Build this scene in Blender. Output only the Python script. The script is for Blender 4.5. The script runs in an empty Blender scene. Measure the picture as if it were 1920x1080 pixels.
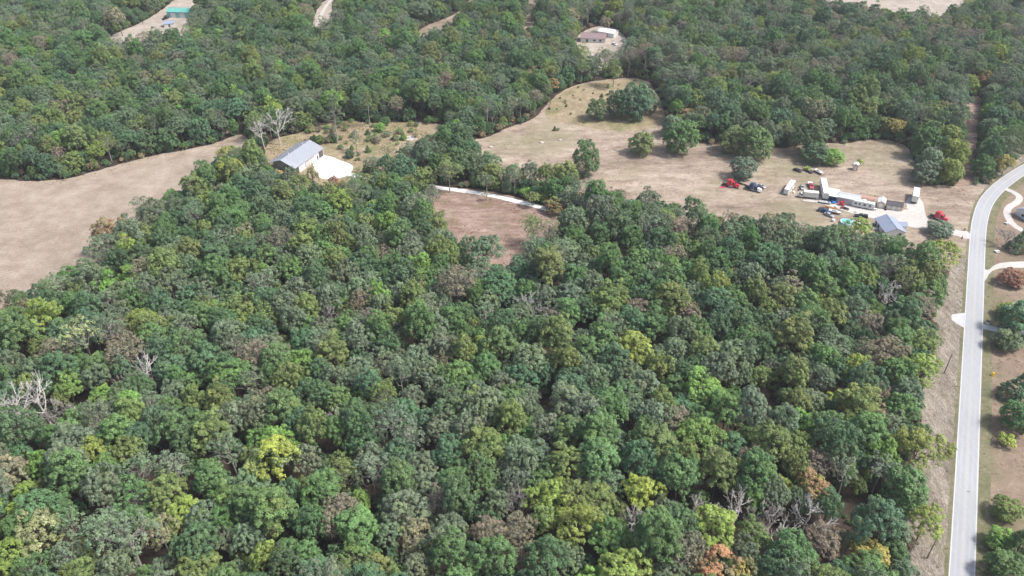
import bpy, math, random
import numpy as np
from math import sin, cos, pi, radians
from mathutils import Vector, Matrix

S = bpy.context.scene
COL = S.collection
# ---------------------------------------------------------------- camera
cam_d = bpy.data.cameras.new('camera')
cam = bpy.data.objects.new('camera', cam_d); COL.objects.link(cam)
cam.location = (0, 0, 180.0)
PITCH = math.atan(1060/1500)
cam.rotation_euler = (pi/2 - PITCH, 0, 0)
cam_d.sensor_width = 36; cam_d.lens = 1500/1920*36
cam_d.clip_start = 1; cam_d.clip_end = 12000
S.camera = cam
# ---------------------------------------------------------------- sky and sun
SUN_AZ, SUN_EL = radians(98), radians(54)      # azimuth from +Y towards +X
w = bpy.data.worlds.new('World'); S.world = w; w.use_nodes = True
nt = w.node_tree; bg = nt.nodes['Background']
sky = nt.nodes.new('ShaderNodeTexSky'); sky.sky_type = 'NISHITA'; sky.sun_disc = False
sky.sun_elevation = SUN_EL; sky.sun_rotation = SUN_AZ
sky.air_density = 1.0; sky.dust_density = 4.0; sky.ozone_density = 1.0
nt.links.new(sky.outputs[0], bg.inputs[0]); bg.inputs[1].default_value = 0.115
sl = bpy.data.lights.new('sun', 'SUN'); sun = bpy.data.objects.new('sun', sl); COL.objects.link(sun)
sl.energy = 2.75; sl.angle = radians(10); sl.color = (1.0, 0.98, 0.945)
sun.rotation_euler = Vector((sin(SUN_AZ)*cos(SUN_EL), cos(SUN_AZ)*cos(SUN_EL), sin(SUN_EL))).to_track_quat('Z', 'Y').to_euler()
S.view_settings.view_transform = 'Standard'; S.view_settings.look = 'None'
S.view_settings.exposure = 0.75; S.view_settings.gamma = 1.0; S.view_settings.use_curve_mapping = False
S.cycles.use_denoising = True
try: S.cycles.denoiser = 'OPENIMAGEDENOISE'
except Exception: pass
S.cycles.max_bounces = 5; S.cycles.diffuse_bounces = 3; S.cycles.glossy_bounces = 2
S.cycles.transmission_bounces = 3; S.cycles.volume_bounces = 0; S.cycles.caustics_reflective = False; S.cycles.caustics_refractive = False

# ---------------------------------------------------------------- helpers
def tag(o, label=None, cat=None, group=None, kind=None):
    if label: o['label'] = label
    if cat: o['category'] = cat
    if group: o['group'] = group
    if kind: o['kind'] = kind
    return o
def thing(name, label, cat, loc=(0, 0), rz=0.0, group=None, z=0.0):
    o = bpy.data.objects.new(name, None); COL.objects.link(o)
    o.empty_display_size = 0.5
    o.location = (loc[0], loc[1], z); o.rotation_euler = (0, 0, rz)
    return tag(o, label, cat, group)

class MB:
    """collects polygons, builds one mesh object"""
    def __init__(s): s.v = []; s.f = []
    def add(s, vs, fs):
        n = len(s.v); s.v += [tuple(v) for v in vs]; s.f += [tuple(i+n for i in f) for f in fs]; return s
    def box(s, x0, x1, y0, y1, z0, z1):
        return s.add([(x0,y0,z0),(x1,y0,z0),(x1,y1,z0),(x0,y1,z0),(x0,y0,z1),(x1,y0,z1),(x1,y1,z1),(x0,y1,z1)],
                     [(0,3,2,1),(4,5,6,7),(0,1,5,4),(1,2,6,5),(2,3,7,6),(3,0,4,7)])
    def taper(s, x0, x1, y0, y1, z0, z1, ix=0.1, iy=0.1, ix2=None):
        ix2 = ix if ix2 is None else ix2
        return s.add([(x0,y0,z0),(x1,y0,z0),(x1,y1,z0),(x0,y1,z0),(x0+ix,y0+iy,z1),(x1-ix2,y0+iy,z1),(x1-ix2,y1-iy,z1),(x0+ix,y1-iy,z1)],
                     [(0,3,2,1),(4,5,6,7),(0,1,5,4),(1,2,6,5),(2,3,7,6),(3,0,4,7)])
    def prof(s, pts, y0, y1, iy=None):
        """profile of (x,z) points, counter-clockwise, extruded over y; iy: per-point inset of y"""
        n = len(pts); iy = iy or [0]*n
        vs = [(p[0], y0+iy[i], p[1]) for i, p in enumerate(pts)] + [(p[0], y1-iy[i], p[1]) for i, p in enumerate(pts)]
        fs = [tuple(range(n)), tuple(range(2*n-1, n-1, -1))] + [(i, i+n, (i+1) % n+n, (i+1) % n) for i in range(n)]
        return s.add(vs, fs)
    def tube(s, pts, rad, n=6, cap=True):
        pts = [Vector(p) for p in pts]; m = len(pts)
        if not hasattr(rad, '__len__'): rad = [rad]*m
        vs = []; fs = []
        for i, p in enumerate(pts):
            d = (pts[min(i+1, m-1)]-pts[max(i-1, 0)]).normalized()
            a = d.cross(Vector((0, 0, 1)) if abs(d.z) < .9 else Vector((1, 0, 0))).normalized(); b = d.cross(a)
            for k in range(n):
                t = 2*pi*k/n; vs.append(p+(a*cos(t)+b*sin(t))*rad[i])
        for i in range(m-1):
            for k in range(n): fs.append((i*n+k, i*n+(k+1) % n, (i+1)*n+(k+1) % n, (i+1)*n+k))
        if cap: fs += [tuple(range(n-1, -1, -1)), tuple((m-1)*n+k for k in range(n))]
        return s.add(vs, fs)
    def disc(s, cx, cy, z, r, n=24, ry=None):
        ry = ry or r
        return s.add([(cx+r*cos(2*pi*k/n), cy+ry*sin(2*pi*k/n), z) for k in range(n)], [tuple(range(n))])
    def quad(s, a, b, c, d): return s.add([a, b, c, d], [(0, 1, 2, 3)])
    def mesh(s, name):
        me = bpy.data.meshes.new(name); me.from_pydata([tuple(v) for v in s.v], [], s.f); me.update(); return me
    def build(s, name, m, parent=None, bevel=0.0):
        o = bpy.data.objects.new(name, s.mesh(name)); COL.objects.link(o); o.data.materials.append(m)
        if parent is not None: o.parent = parent
        if bevel:
            b = o.modifiers.new('bevel', 'BEVEL'); b.width = bevel; b.segments = 2; b.limit_method = 'ANGLE'
        return o
def B(*a): return MB().box(*a)
def share(name, src, parent, loc=(0, 0, 0), rot=(0, 0, 0), scale=(1, 1, 1)):
    o = bpy.data.objects.new(name, src.data); COL.objects.link(o); o.parent = parent
    o.location = loc; o.rotation_euler = rot; o.scale = scale; return o

# ---------------------------------------------------------------- materials
MATS = {}
def mat(name, col, rough=0.6, metal=0.0, var=0.12, scale=1.5, spec=0.3, bump=0.0, coat=0.0):
    if name in MATS: return MATS[name]
    m = bpy.data.materials.new(name); m.use_nodes = True; t = m.node_tree; p = t.nodes['Principled BSDF']
    p.inputs['Roughness'].default_value = rough; p.inputs['Metallic'].default_value = metal
    p.inputs['Specular IOR Level'].default_value = spec; p.inputs['Coat Weight'].default_value = coat
    tc = t.nodes.new('ShaderNodeTexCoord'); nz = t.nodes.new('ShaderNodeTexNoise')
    nz.inputs['Scale'].default_value = scale; nz.inputs['Detail'].default_value = 6; nz.inputs['Roughness'].default_value = .65
    t.links.new(tc.outputs['Object'], nz.inputs['Vector'])
    r = t.nodes.new('ShaderNodeMapRange'); r.inputs[1].default_value = .3; r.inputs[2].default_value = .7
    r.inputs[3].default_value = 1-var; r.inputs[4].default_value = 1+var
    t.links.new(nz.outputs[0], r.inputs[0])
    mx = t.nodes.new('ShaderNodeVectorMath'); mx.operation = 'SCALE'; mx.inputs[0].default_value = col[:3]
    t.links.new(r.outputs[0], mx.inputs['Scale']); t.links.new(mx.outputs[0], p.inputs['Base Color'])
    if bump:
        b = t.nodes.new('ShaderNodeBump'); b.inputs['Strength'].default_value = 1; b.inputs['Distance'].default_value = bump
        t.links.new(nz.outputs[0], b.inputs['Height']); t.links.new(b.outputs[0], p.inputs['Normal'])
    MATS[name] = m; return m

def ground_mat(name, stops, scales=(0.03, 0.25, 1.6), weights=(.45, .35, .3), stretch=(1, 1, 1), rot=0.0, bump=0.12, rows=None, patches=(), gain=1.7):
    """dry ground: three octaves of noise through a colour ramp, optional mowing rows, optional patches of another colour"""
    m = bpy.data.materials.new(name); m.use_nodes = True; t = m.node_tree; L = t.links.new; N = t.nodes.new
    p = t.nodes['Principled BSDF']; p.inputs['Roughness'].default_value = .95; p.inputs['Specular IOR Level'].default_value = .1
    g = N('ShaderNodeNewGeometry'); mp = N('ShaderNodeMapping'); mp.inputs['Rotation'].default_value = (0, 0, rot); mp.inputs['Scale'].default_value = stretch
    L(g.outputs['Position'], mp.inputs['Vector'])
    acc = None
    for s_, w_ in zip(scales, weights):
        n = N('ShaderNodeTexNoise'); n.inputs['Scale'].default_value = s_; n.inputs['Detail'].default_value = 5; n.inputs['Roughness'].default_value = .7
        L(mp.outputs[0], n.inputs['Vector'])
        a = N('ShaderNodeMath'); a.operation = 'MULTIPLY_ADD'; a.inputs[1].default_value = w_
        q = N('ShaderNodeMath'); q.operation = 'SUBTRACT'; q.inputs[1].default_value = .5; L(n.outputs[0], q.inputs[0]); L(q.outputs[0], a.inputs[0])
        if acc is None: a.inputs[2].default_value = .5
        else: L(acc, a.inputs[2])
        acc = a.outputs[0]
    if rows:
        wv = N('ShaderNodeTexWave'); wv.wave_type = 'BANDS'; wv.bands_direction = 'Y'
        wv.inputs['Scale'].default_value = rows[0]; wv.inputs['Distortion'].default_value = rows[2]; wv.inputs['Detail'].default_value = 3
        wv.inputs['Detail Scale'].default_value = .6
        mp2 = N('ShaderNodeMapping'); mp2.inputs['Rotation'].default_value = (0, 0, rows[3]); L(g.outputs['Position'], mp2.inputs['Vector']); L(mp2.outputs[0], wv.inputs['Vector'])
        a = N('ShaderNodeMath'); a.operation = 'MULTIPLY_ADD'; a.inputs[1].default_value = rows[1]; L(wv.outputs['Fac'], a.inputs[0]); L(acc, a.inputs[2])
        b_ = N('ShaderNodeMath'); b_.operation = 'SUBTRACT'; b_.inputs[1].default_value = rows[1]*.5; L(a.outputs[0], b_.inputs[0]); acc = b_.outputs[0]
    gn = N('ShaderNodeMath'); gn.operation = 'MULTIPLY_ADD'; gn.inputs[1].default_value = gain; gn.inputs[2].default_value = .5-.5*gain; L(acc, gn.inputs[0]); acc = gn.outputs[0]
    cr = N('ShaderNodeValToRGB'); el = cr.color_ramp.elements
    for i, (pos, c_) in enumerate(stops):
        e = el[i] if i < 2 else el.new(pos)
        e.position = pos; e.color = (*c_, 1)
    L(acc, cr.inputs[0]); out = cr.outputs[0]
    for (s_, lo, hi, c_, amt) in patches:
        n = N('ShaderNodeTexNoise'); n.inputs['Scale'].default_value = s_; n.inputs['Detail'].default_value = 6; n.inputs['Roughness'].default_value = .68
        L(g.outputs['Position'], n.inputs['Vector'])
        r = N('ShaderNodeMapRange'); r.inputs[1].default_value = lo; r.inputs[2].default_value = hi; r.inputs[4].default_value = amt; L(n.outputs[0], r.inputs[0])
        mx = N('ShaderNodeMix'); mx.data_type = 'RGBA'; L(r.outputs[0], mx.inputs[0]); L(out, mx.inputs[6]); mx.inputs[7].default_value = (*c_, 1); out = mx.outputs[2]
    L(out, p.inputs['Base Color'])
    if bump:
        b = N('ShaderNodeBump'); b.inputs['Distance'].default_value = bump; L(acc, b.inputs['Height']); L(b.outputs[0], p.inputs['Normal'])
    return m

# ---------------------------------------------------------------- ground sheets
rnd = random.Random(5)
def smooth_loop(pts, it=2, closed=True):
    pts = [Vector(p) for p in pts]
    for _ in range(it):
        out = []; n = len(pts)
        rng = range(n) if closed else range(n-1)
        if not closed: out.append(pts[0])
        for i in rng:
            a, b = pts[i], pts[(i+1) % n]; out += [a*.75+b*.25, a*.25+b*.75]
        if not closed: out.append(pts[-1])
        pts = out
    return pts
def ragged(pts, amp, step=2.5, closed=True):
    """resample a line and make it uneven"""
    out = []; n = len(pts)
    for i in range(n if closed else n-1):
        a, b = Vector(pts[i]), Vector(pts[(i+1) % n]); L = (b-a).length; k = max(1, int(L/step))
        nrm = Vector((-(b-a).y, (b-a).x)).normalized() if L > 1e-6 else Vector((0, 0))
        for j in range(k):
            out.append(a.lerp(b, j/k)+nrm*rnd.uniform(-amp, amp))
    if not closed: out.append(Vector(pts[-1]))
    return out
def sheet(name, pts, z, m, label, cat, amp=0.0, it=2, kind='structure'):
    p = smooth_loop(pts, it) if it else [Vector(q) for q in pts]
    if amp: p = ragged(p, amp)
    me = bpy.data.meshes.new(name); me.from_pydata([(q.x, q.y, z) for q in p], [], [tuple(range(len(p)))]); me.update()
    if me.polygons[0].normal.z < 0: me.flip_normals()
    o = bpy.data.objects.new(name, me); COL.objects.link(o); me.materials.append(m)
    return tag(o, label, cat, None, kind)
def strip(name, left, right, z, m, label=None, cat=None, kind='structure', parent=None, amp=0.0):
    """ribbon between two edge lines"""
    n = len(left); vs = []; fs = []
    for a, b in zip(left, right): vs += [(a[0]+rnd.uniform(-amp, amp), a[1]+rnd.uniform(-amp, amp), z), (b[0]+rnd.uniform(-amp, amp), b[1]+rnd.uniform(-amp, amp), z)]
    for i in range(n-1): fs.append((2*i, 2*i+1, 2*i+3, 2*i+2))
    me = bpy.data.meshes.new(name); me.from_pydata(vs, [], fs); me.update()
    if me.polygons[0].normal.z < 0: me.flip_normals()
    o = bpy.data.objects.new(name, me); COL.objects.link(o); me.materials.append(m)
    if parent is not None: o.parent = parent; return o
    return tag(o, label, cat, None, kind)
def offset_line(pts, d):
    out = []; n = len(pts)
    for i in range(n):
        a, b = Vector(pts[max(i-1, 0)]), Vector(pts[min(i+1, n-1)]); t = (b-a).normalized()
        out.append(Vector(pts[i])+Vector((t.y, -t.x))*d)      # +d is to the right of travel
    return out

# ================================================================ ground, fields, roads
M_floor = ground_mat('forest_floor', [(0, (.022, .018, .014)), (.45, (.05, .038, .029)), (1, (.11, .082, .062))], scales=(.06, .5, 3), bump=.2)
M_hay = ground_mat('cut_hay', [(0, (.19, .15, .115)), (.38, (.285, .230, .182)), (.6, (.355, .292, .236)), (1, (.47, .40, .335))],
                   scales=(.015, .12, 1.1), weights=(.7, .5, .6), bump=.10, rows=(.16, .045, 9.0, radians(-24)), patches=((.012, .52, .72, (.29, .265, .165), .5), (.5, .62, .72, (.44, .38, .31), .5)))
M_past = ground_mat('dry_pasture', [(0, (.15, .117, .09)), (.35, (.255, .198, .156)), (.57, (.345, .275, .218)), (1, (.49, .41, .335))],
                    scales=(.025, .16, .9), weights=(.9, .9, .55), stretch=(.55, 1.35, 1), bump=.15,
                    patches=((.02, .48, .64, (.225, .215, .12), .65), (.05, .58, .72, (.34, .25, .205), .5), (.4, .56, .66, (.16, .14, .095), .7), (.12, .55, .66, (.42, .345, .27), .5)))
M_weedy = ground_mat('weedy_pasture', [(0, (.14, .115, .07)), (.4, (.27, .215, .14)), (.6, (.34, .275, .18)), (1, (.46, .38, .28))],
                    scales=(.04, .22, 1.1), weights=(.6, .7, .6), bump=.3,
                    patches=((.05, .5, .62, (.16, .17, .07), .65), (.3, .6, .7, (.11, .12, .05), .5)))
M_clear = ground_mat('bare_clearing', [(0, (.13, .088, .068)), (.4, (.235, .165, .132)), (.6, (.33, .243, .20)), (1, (.48, .38, .32))],
                    scales=(.06, .3, 1.5), weights=(.6, .7, .5), stretch=(.6, 1.5, 1), rot=.3, bump=.25, patches=((.07, .5, .68, (.17, .14, .08), .6),))
M_verge = ground_mat('mown_verge', [(0, (.105, .09, .068)), (.38, (.198, .172, .138)), (.6, (.28, .245, .20)), (1, (.47, .425, .37))],
                    scales=(.08, .5, 2.2), weights=(.6, .8, .9), stretch=(1.5, .45, 1), rot=radians(26.6), bump=.15,
                    patches=((.1, .55, .72, (.19, .18, .095), .6),))
M_yard = ground_mat('yard_ground', [(0, (.12, .088, .065)), (.4, (.215, .16, .12)), (.6, (.27, .205, .155)), (1, (.38, .31, .24))],
                    scales=(.05, .35, 2), weights=(.6, .5, .5), bump=.15, patches=((.04, .5, .66, (.14, .145, .075), .65),))
M_green = ground_mat('green_verge', [(0, (.09, .09, .05)), (.4, (.145, .145, .08)), (.6, (.20, .185, .115)), (1, (.30, .26, .18))],
                    scales=(.08, .5, 2.5), weights=(.5, .6, .5), bump=.15)
M_gravel = ground_mat('pale_gravel', [(0, (.33, .30, .27)), (.4, (.46, .43, .40)), (.6, (.53, .50, .47)), (1, (.64, .61, .58))],
                    scales=(.08, .6, 4), weights=(.5, .5, .4), bump=.05, patches=((.12, .58, .7, (.40, .33, .27), .5),))
M_white = ground_mat('white_gravel', [(0, (.66, .64, .62)), (.4, (.76, .745, .73)), (1, (.84, .83, .82))], scales=(.1, .8, 4), weights=(.4, .4, .3), bump=.03)
M_conc = ground_mat('drive_concrete', [(0, (.40, .40, .41)), (.5, (.50, .50, .51)), (1, (.60, .60, .60))], scales=(.1, .8, 4), weights=(.4, .4, .3), bump=.02)
M_road = ground_mat('road_surface', [(0, (.30, .305, .325)), (.4, (.365, .37, .39)), (.6, (.40, .405, .425)), (1, (.48, .485, .50))],
                    scales=(.05, .7, 3), weights=(.5, .3, .35), stretch=(1.8, .12, 1), rot=radians(26.6), bump=.01, patches=((.22, .66, .74, (.36, .37, .39), .35),))
M_line = mat('line_paint', (.60, .60, .60), .7, var=.1)
M_yline = mat('yellow_line_paint', (.43, .41, .385), .7, var=.15)
M_dirt = ground_mat('dirt_lot', [(0, (.22, .18, .14)), (.4, (.34, .29, .245)), (.6, (.42, .365, .315)), (1, (.54, .49, .44))], scales=(.04, .25, 1.5), weights=(.6, .6, .4), bump=.1,
                    patches=((.05, .52, .66, (.24, .235, .14), .6),))

R_ = 2600
g0 = MB().quad((-R_, -R_, 0), (R_, -R_, 0), (R_, R_, 0), (-R_, R_, 0)).build('ground', M_floor)
tag(g0, 'dark brown leaf litter ground under the woods', 'ground', kind='structure')

HAY = [(-283.09,337.06),(-247.48,346.29),(-230.39,342.99),(-213.96,346.29),(-204.42,354.17),(-194.79,362.91),(-182.09,371.98),(-171.34,376.32),(-156.24,385.25),(-147.51,393.82),(-142.74,399.24),(-128.31,368.79),(-137.69,350.31),(-142.29,344.54),(-146.27,323.86),(-154.52,306.87),(-161.32,299.31),(-159.61,288.03),(-164.32,276.52),(-168.26,264.47),(-172.10,253.86),(-175.36,245.93),(-181.12,239.70),(-195.85,234.66),(-223.42,229.76)]
PAST = [(-22.55,390.49),(-12.75,393.15),(-2.90,405.47),(11.83,416.20),(16.95,428.89),(25.19,451.13),(37.27,468.14),(56.01,477.93),(76.23,481.57),(84.62,475.23),(85.61,459.51),(87.24,439.00),(85.24,409.00),(85.12,390.49),(102.97,383.95),(122.76,385.25),(137.76,378.84),(150.28,383.95),(167.82,386.55),(175.77,385.25),(187.43,390.49),(200.11,390.49),(206.55,382.02),(200.76,360.55),(197.48,340.81),(210.27,338.12),(218.63,338.66),(226.78,340.81),(216.95,326.65),(205.64,310.46),(196.53,294.50),(188.54,279.26),(173.52,265.27),(165.29,268.02),(157.10,271.21),(146.17,276.10),(131.03,282.39),(115.33,289.36),(107.63,293.82),(93.56,291.13),(83.64,296.49),(68.88,302.98),(55.35,304.87),(40.34,316.46),(28.07,337.44),(10.05,340.08),(-5.11,347.35),(-17.10,360.17)]
GYARD = [(-129.65,390.49),(-114.50,398.56),(-107.30,405.47),(-94.80,416.93),(-76.21,411.14),(-55.99,414.02),(-36.64,411.14),(-31.00,390.49),(-42.39,365.04),(-56.54,351.89),(-65.84,337.61),(-71.17,328.96),(-76.27,319.74),(-85.60,318.72),(-98.95,330.02),(-113.68,343.87),(-124.65,363.45)]
CLEAR = [(-40.77,326.65),(-32.86,337.06),(-20.22,337.06),(-10.04,333.88),(9.82,323.62),(25.76,310.93),(27.43,307.17),(17.75,287.48),(8.70,280.69),(5.32,272.42),(3.74,262.94),(-2.05,257.62),(-7.29,263.71),(-12.72,270.81),(-21.61,278.17),(-30.99,287.09),(-36.71,299.85)]
CUT = [(201.26,323.62),(208.78,337.06),(223.06,360.55),(245.35,405.47),(254.76,431.19),(268.45,449.48),(277.88,452.79),(263.29,423.59),(245.21,390.49),(227.23,354.74),(217.88,337.06),(209.12,323.62)]
LOT = [(-283.92,558.96),(-277.91,576.86),(-272.77,590.59),(-268.39,619.72),(-269.05,663.49),(-216.00,682.46),(-236.75,642.44),(-239.64,608.86),(-214.68,537.68),(-230.11,523.08),(-239.89,513.24),(-259.92,514.30)]
CLR2 = [(-140.09,550.30),(-149.91,616.98),(-149.23,660.41),(-113.48,674.45),(-128.78,630.91),(-130.24,608.86),(-124.00,547.93)]
CLR3 = [(-72.60,556.64),(-63.80,583.03),(-50.74,600.92),(-39.85,619.72),(-32.59,660.41),(-19.37,663.49),(-27.45,625.28),(-38.43,593.14),(-42.78,547.93),(-57.78,525.13)]
CLR4 = [(6.52,548.45),(9.80,622.49),(12.91,663.49),(23.25,663.49),(20.41,622.49),(15.87,546.07)]
HYARD = [(42.39,549.78),(50.34,573.20),(66.20,588.05),(77.03,573.20),(81.82,549.78),(67.01,496.66),(53.11,491.72),(40.90,497.71)]
TOPF = [(239.96,688.99),(227.65,615.57),(235.95,604.28),(261.38,587.99),(287.80,577.53),(314.31,577.53),(354.32,636.63),(387.98,630.91),(412.72,679.24),(330.17,692.30)]

sheet('hayfield', HAY, .03, M_hay, 'wide tan mown hayfield at the left', 'field', .5)
sheet('pasture', PAST, .03, M_past, 'dry tan pasture sloping up from the gravel yard with vehicles', 'pasture', .5)
sheet('weedy_ground', GYARD, .034, M_weedy, 'rough weedy ground around the grey roofed metal garage', 'ground', .5)
sheet('weedy_pasture', [(15.59,423.59),(25.12,449.48),(37.17,466.40),(55.84,476.13),(76.00,479.74),(83.72,473.44),(84.72,457.82),(86.31,439.00),(85.00,411.14),(62.97,398.56),(46.40,405.47),(35.03,409.00),(25.05,414.02)], .037, M_weedy, 'weedy greener far corner of the pasture with small cedars', 'pasture', .8)
sheet('bare_clearing', CLEAR, .03, M_clear, 'reddish bare clearing below the white gravel drive', 'clearing', .4)
sheet('cleared_strip', CUT, .026, M_clear, 'narrow brown strip cut through the trees left of the road bend', 'clearing', .6)
sheet('dirt_lot', LOT, .03, M_dirt, 'pale dirt lot around the teal roofed building', 'lot', .5)
sheet('far_clearing', CLR2, .03, M_dirt, 'far tan clearing with a pale track, top left of centre', 'clearing', .5)
sheet('far_hay_strip', CLR3, .03, M_past, 'far winding tan grass strip between dark woods, top centre', 'clearing', .5)
sheet('far_path', CLR4, .03, M_past, 'narrow tan grass path between far trees at the top edge', 'path', .3)
sheet('house_yard', HYARD, .03, M_dirt, 'pale gravel yard of the brown roofed far house', 'yard', .4)
sheet('far_field', TOPF, .03, M_dirt, 'far pale field at the top right edge', 'field', .5)
sheet('track', [(-142.55,573.37),(-145.86,616.98),(-145.50,663.49),(-142.92,663.49),(-143.43,616.98),(-139.51,573.37)], .037, M_gravel, 'pale track across the far clearing at the top', 'track', .2)
sheet('shaded_path', [(-147.83,360.17),(-155.68,385.25),(-148.08,395.84),(-144.55,398.56),(-145.15,390.49)], .037, M_past, 'tan grass edge at the upper end of the hayfield', 'path', .2)

# road corridor: verges, road, lines
RL = [(97.37,95.24),(112.68,125.82),(128.75,157.89),(149.49,199.28),(173.67,247.64),(196.88,294.50),(205.87,310.46),(213.80,322.61),(221.91,332.31),(231.91,342.44),(243.25,352.17),(255.55,361.73),(272.78,373.83),(293.69,386.55)]
RR = [(103.79,95.24),(119.71,125.82),(135.74,157.89),(156.33,199.28),(180.51,247.64),(204.53,295.38),(211.52,308.10),(219.80,321.12),(228.65,331.27),(237.05,339.47),(249.52,350.20),(266.84,362.91),(287.49,375.70),(308.46,387.85)]
RL = [Vector(p) for p in RL]; RR = [Vector(p) for p in RR]
mid = [(a+b)/2 for a, b in zip(RL, RR)]
# even the road out to one width about its centre line
mid = smooth_loop(mid, 2, False)
RW = 3.13
rl, rr = offset_line(mid, -RW), offset_line(mid, RW)
sheet('roadside_verge', [tuple(p) for p in offset_line(mid, -RW-11)] + [tuple(p) for p in reversed(offset_line(mid, -RW+.5))], .025, M_verge, 'tan mown verge between the near wood and the road', 'verge', .0, 0)
sheet('yard_ground', [tuple(p) for p in offset_line(mid, RW-.5)] + [tuple(p) for p in reversed(offset_line(mid, RW+60))], .021, M_yard, 'brown yard ground right of the road', 'ground', .0, 0)
def gstrip(name, d0, d1, z, label):
    a = ragged(smooth_loop(offset_line(mid, d0), 0, False), .15, 1.5, False); b = offset_line(mid, d1)
    sheet(name, [tuple(p) for p in a]+[tuple(p) for p in reversed(b)], z, M_green, label, 'verge', 0, 0)
gstrip('grass_verge', RW+3.2, RW-.3, .041, 'green grass strip along the right edge of the road')
gstrip('grass_edge', -RW-1.0, -RW+.3, .041, 'thin green grass edge along the left side of the road')
road = strip('road', rl, rr, .06, M_road, 'pale grey two lane road curving away at the right', 'road')
for d, n_, m_, w_ in ((-RW+.22, 'edge_line', M_line, .09), (RW-.22, 'edge_line', M_line, .09), (-.16, 'centre_line', M_yline, .09), (.16, 'centre_line', M_yline, .09)):
    strip(n_, offset_line(mid, d-w_), offset_line(mid, d+w_), .068, m_, parent=road)
M_worn = ground_mat('worn_wheel_path', [(0, (.29, .295, .315)), (.4, (.35, .355, .375)), (.6, (.385, .39, .41)), (1, (.45, .455, .475))], scales=(.04, .5, 3), weights=(.6, .4, .35), stretch=(1.8, .08, 1), rot=radians(26.6), bump=.01)
for d in (-2.25, -.95, .95, 2.25):
    m2 = ragged([tuple(p) for p in offset_line(mid, d)], .0, 3.0, False)
    a_ = [Vector(p)+Vector((rnd.uniform(-.12, .12), 0)) for p in offset_line(m2, -.36)]; b_ = [Vector(p)+Vector((rnd.uniform(-.12, .12), 0)) for p in offset_line(m2, .36)]
    strip('wheel_path', a_, b_, .064, M_worn, parent=road)
M_stain = mat('oil_stain', (.19, .195, .21), .8, var=.2)
MB().disc(0, 0, 0, .5, 12, .28).build('stain', M_stain, road).location = (*(130.69,153.54), .0668)

# driveways
def lane(name, pts, wid, z, m, label, amp=.12, it=2):
    p = smooth_loop(pts, it, False)
    strip(name, offset_line(p, -wid/2), offset_line(p, wid/2), z, m, label, 'driveway', amp=amp)
lane('gravel_drive', [(-83.77,353.60),(-72.27,346.84),(-58.95,343.53),(-40.58,338.66),(-30.77,335.99),(-22.59,333.88),(-9.95,329.72),(4.90,322.61),(16.90,316.21),(25.76,310.93),(37.36,301.65),(49.99,290.15),(66.79,281.72)], 3.1, .05, M_white, 'white gravel drive running past the reddish bare clearing', .15)
sheet('garage_apron', [(-99.17,373.21),(-95.94,371.98),(-91.52,370.14),(-86.45,365.90),(-80.39,361.73),(-78.04,357.05),(-79.87,349.07),(-85.49,345.73),(-92.70,345.73),(-96.56,354.74),(-100.06,362.91)], .055, M_white, 'white gravel apron in front of the grey roofed garage', 'apron', .12, 1)
sheet('gravel_yard', [(132.84,324.62),(139.59,322.61),(145.64,318.65),(154.19,311.88),(163.00,306.70),(172.78,301.65),(181.70,298.49),(190.56,294.50),(195.01,289.29),(198.74,296.26),(192.57,298.94),(183.67,302.56),(185.19,312.83),(188.89,321.62),(189.13,328.69),(185.58,329.72),(181.79,324.62),(177.86,314.27),(168.99,316.21),(162.64,318.65),(156.04,320.62),(147.27,323.62),(138.37,326.65)], .05, M_gravel, 'pale gravel drive and yard among the parked vehicles', 'yard', .3, 1)
sheet('drive_apron', [(162.16,234.26),(163.62,237.51),(169.99,238.83),(171.96,237.51),(166.57,228.54),(164.43,229.79)], .05, M_conc, 'concrete stub drive on the left side of the road', 'driveway', .05, 0)
lane('concrete_drive', [(170.95,230.43),(173.37,229.79),(175.47,228.54),(179.49,227.29),(186.88,226.67)], 3.2, .05, M_conc, 'short pale drive by the black mailbox right of the road', .05)
sheet('side_drive', [(187.95,265.08),(190.52,267.76),(191.65,266.99),(195.92,270.86),(200.37,272.83),(210.59,273.62),(218.23,273.62),(215.87,269.31),(208.12,268.92),(200.57,268.92),(195.44,268.14),(191.55,265.46),(187.12,259.83),(184.72,258.35)], .05, M_gravel, 'pale flared gravel drive mouth behind the red maple', 'driveway', .08, 1)
lane('loop_drive', [(231.31,338.66),(234.00,334.94),(235.90,331.79),(235.99,327.16),(231.42,322.11),(226.73,319.14),(223.06,314.76),(220.88,309.04),(219.94,303.47),(220.87,298.94),(223.85,294.50)], 3.0, .046, M_gravel, 'pale looping drive round the blue roofed house', .08)
sheet('sand_patch', [(-57.51,393.15),(-54.11,395.84),(-49.93,393.82),(-50.17,390.49),(-54.82,389.17)], .045, M_gravel, 'bright bare sand patch on the ground behind the garage', 'patch', .15, 1)

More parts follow.
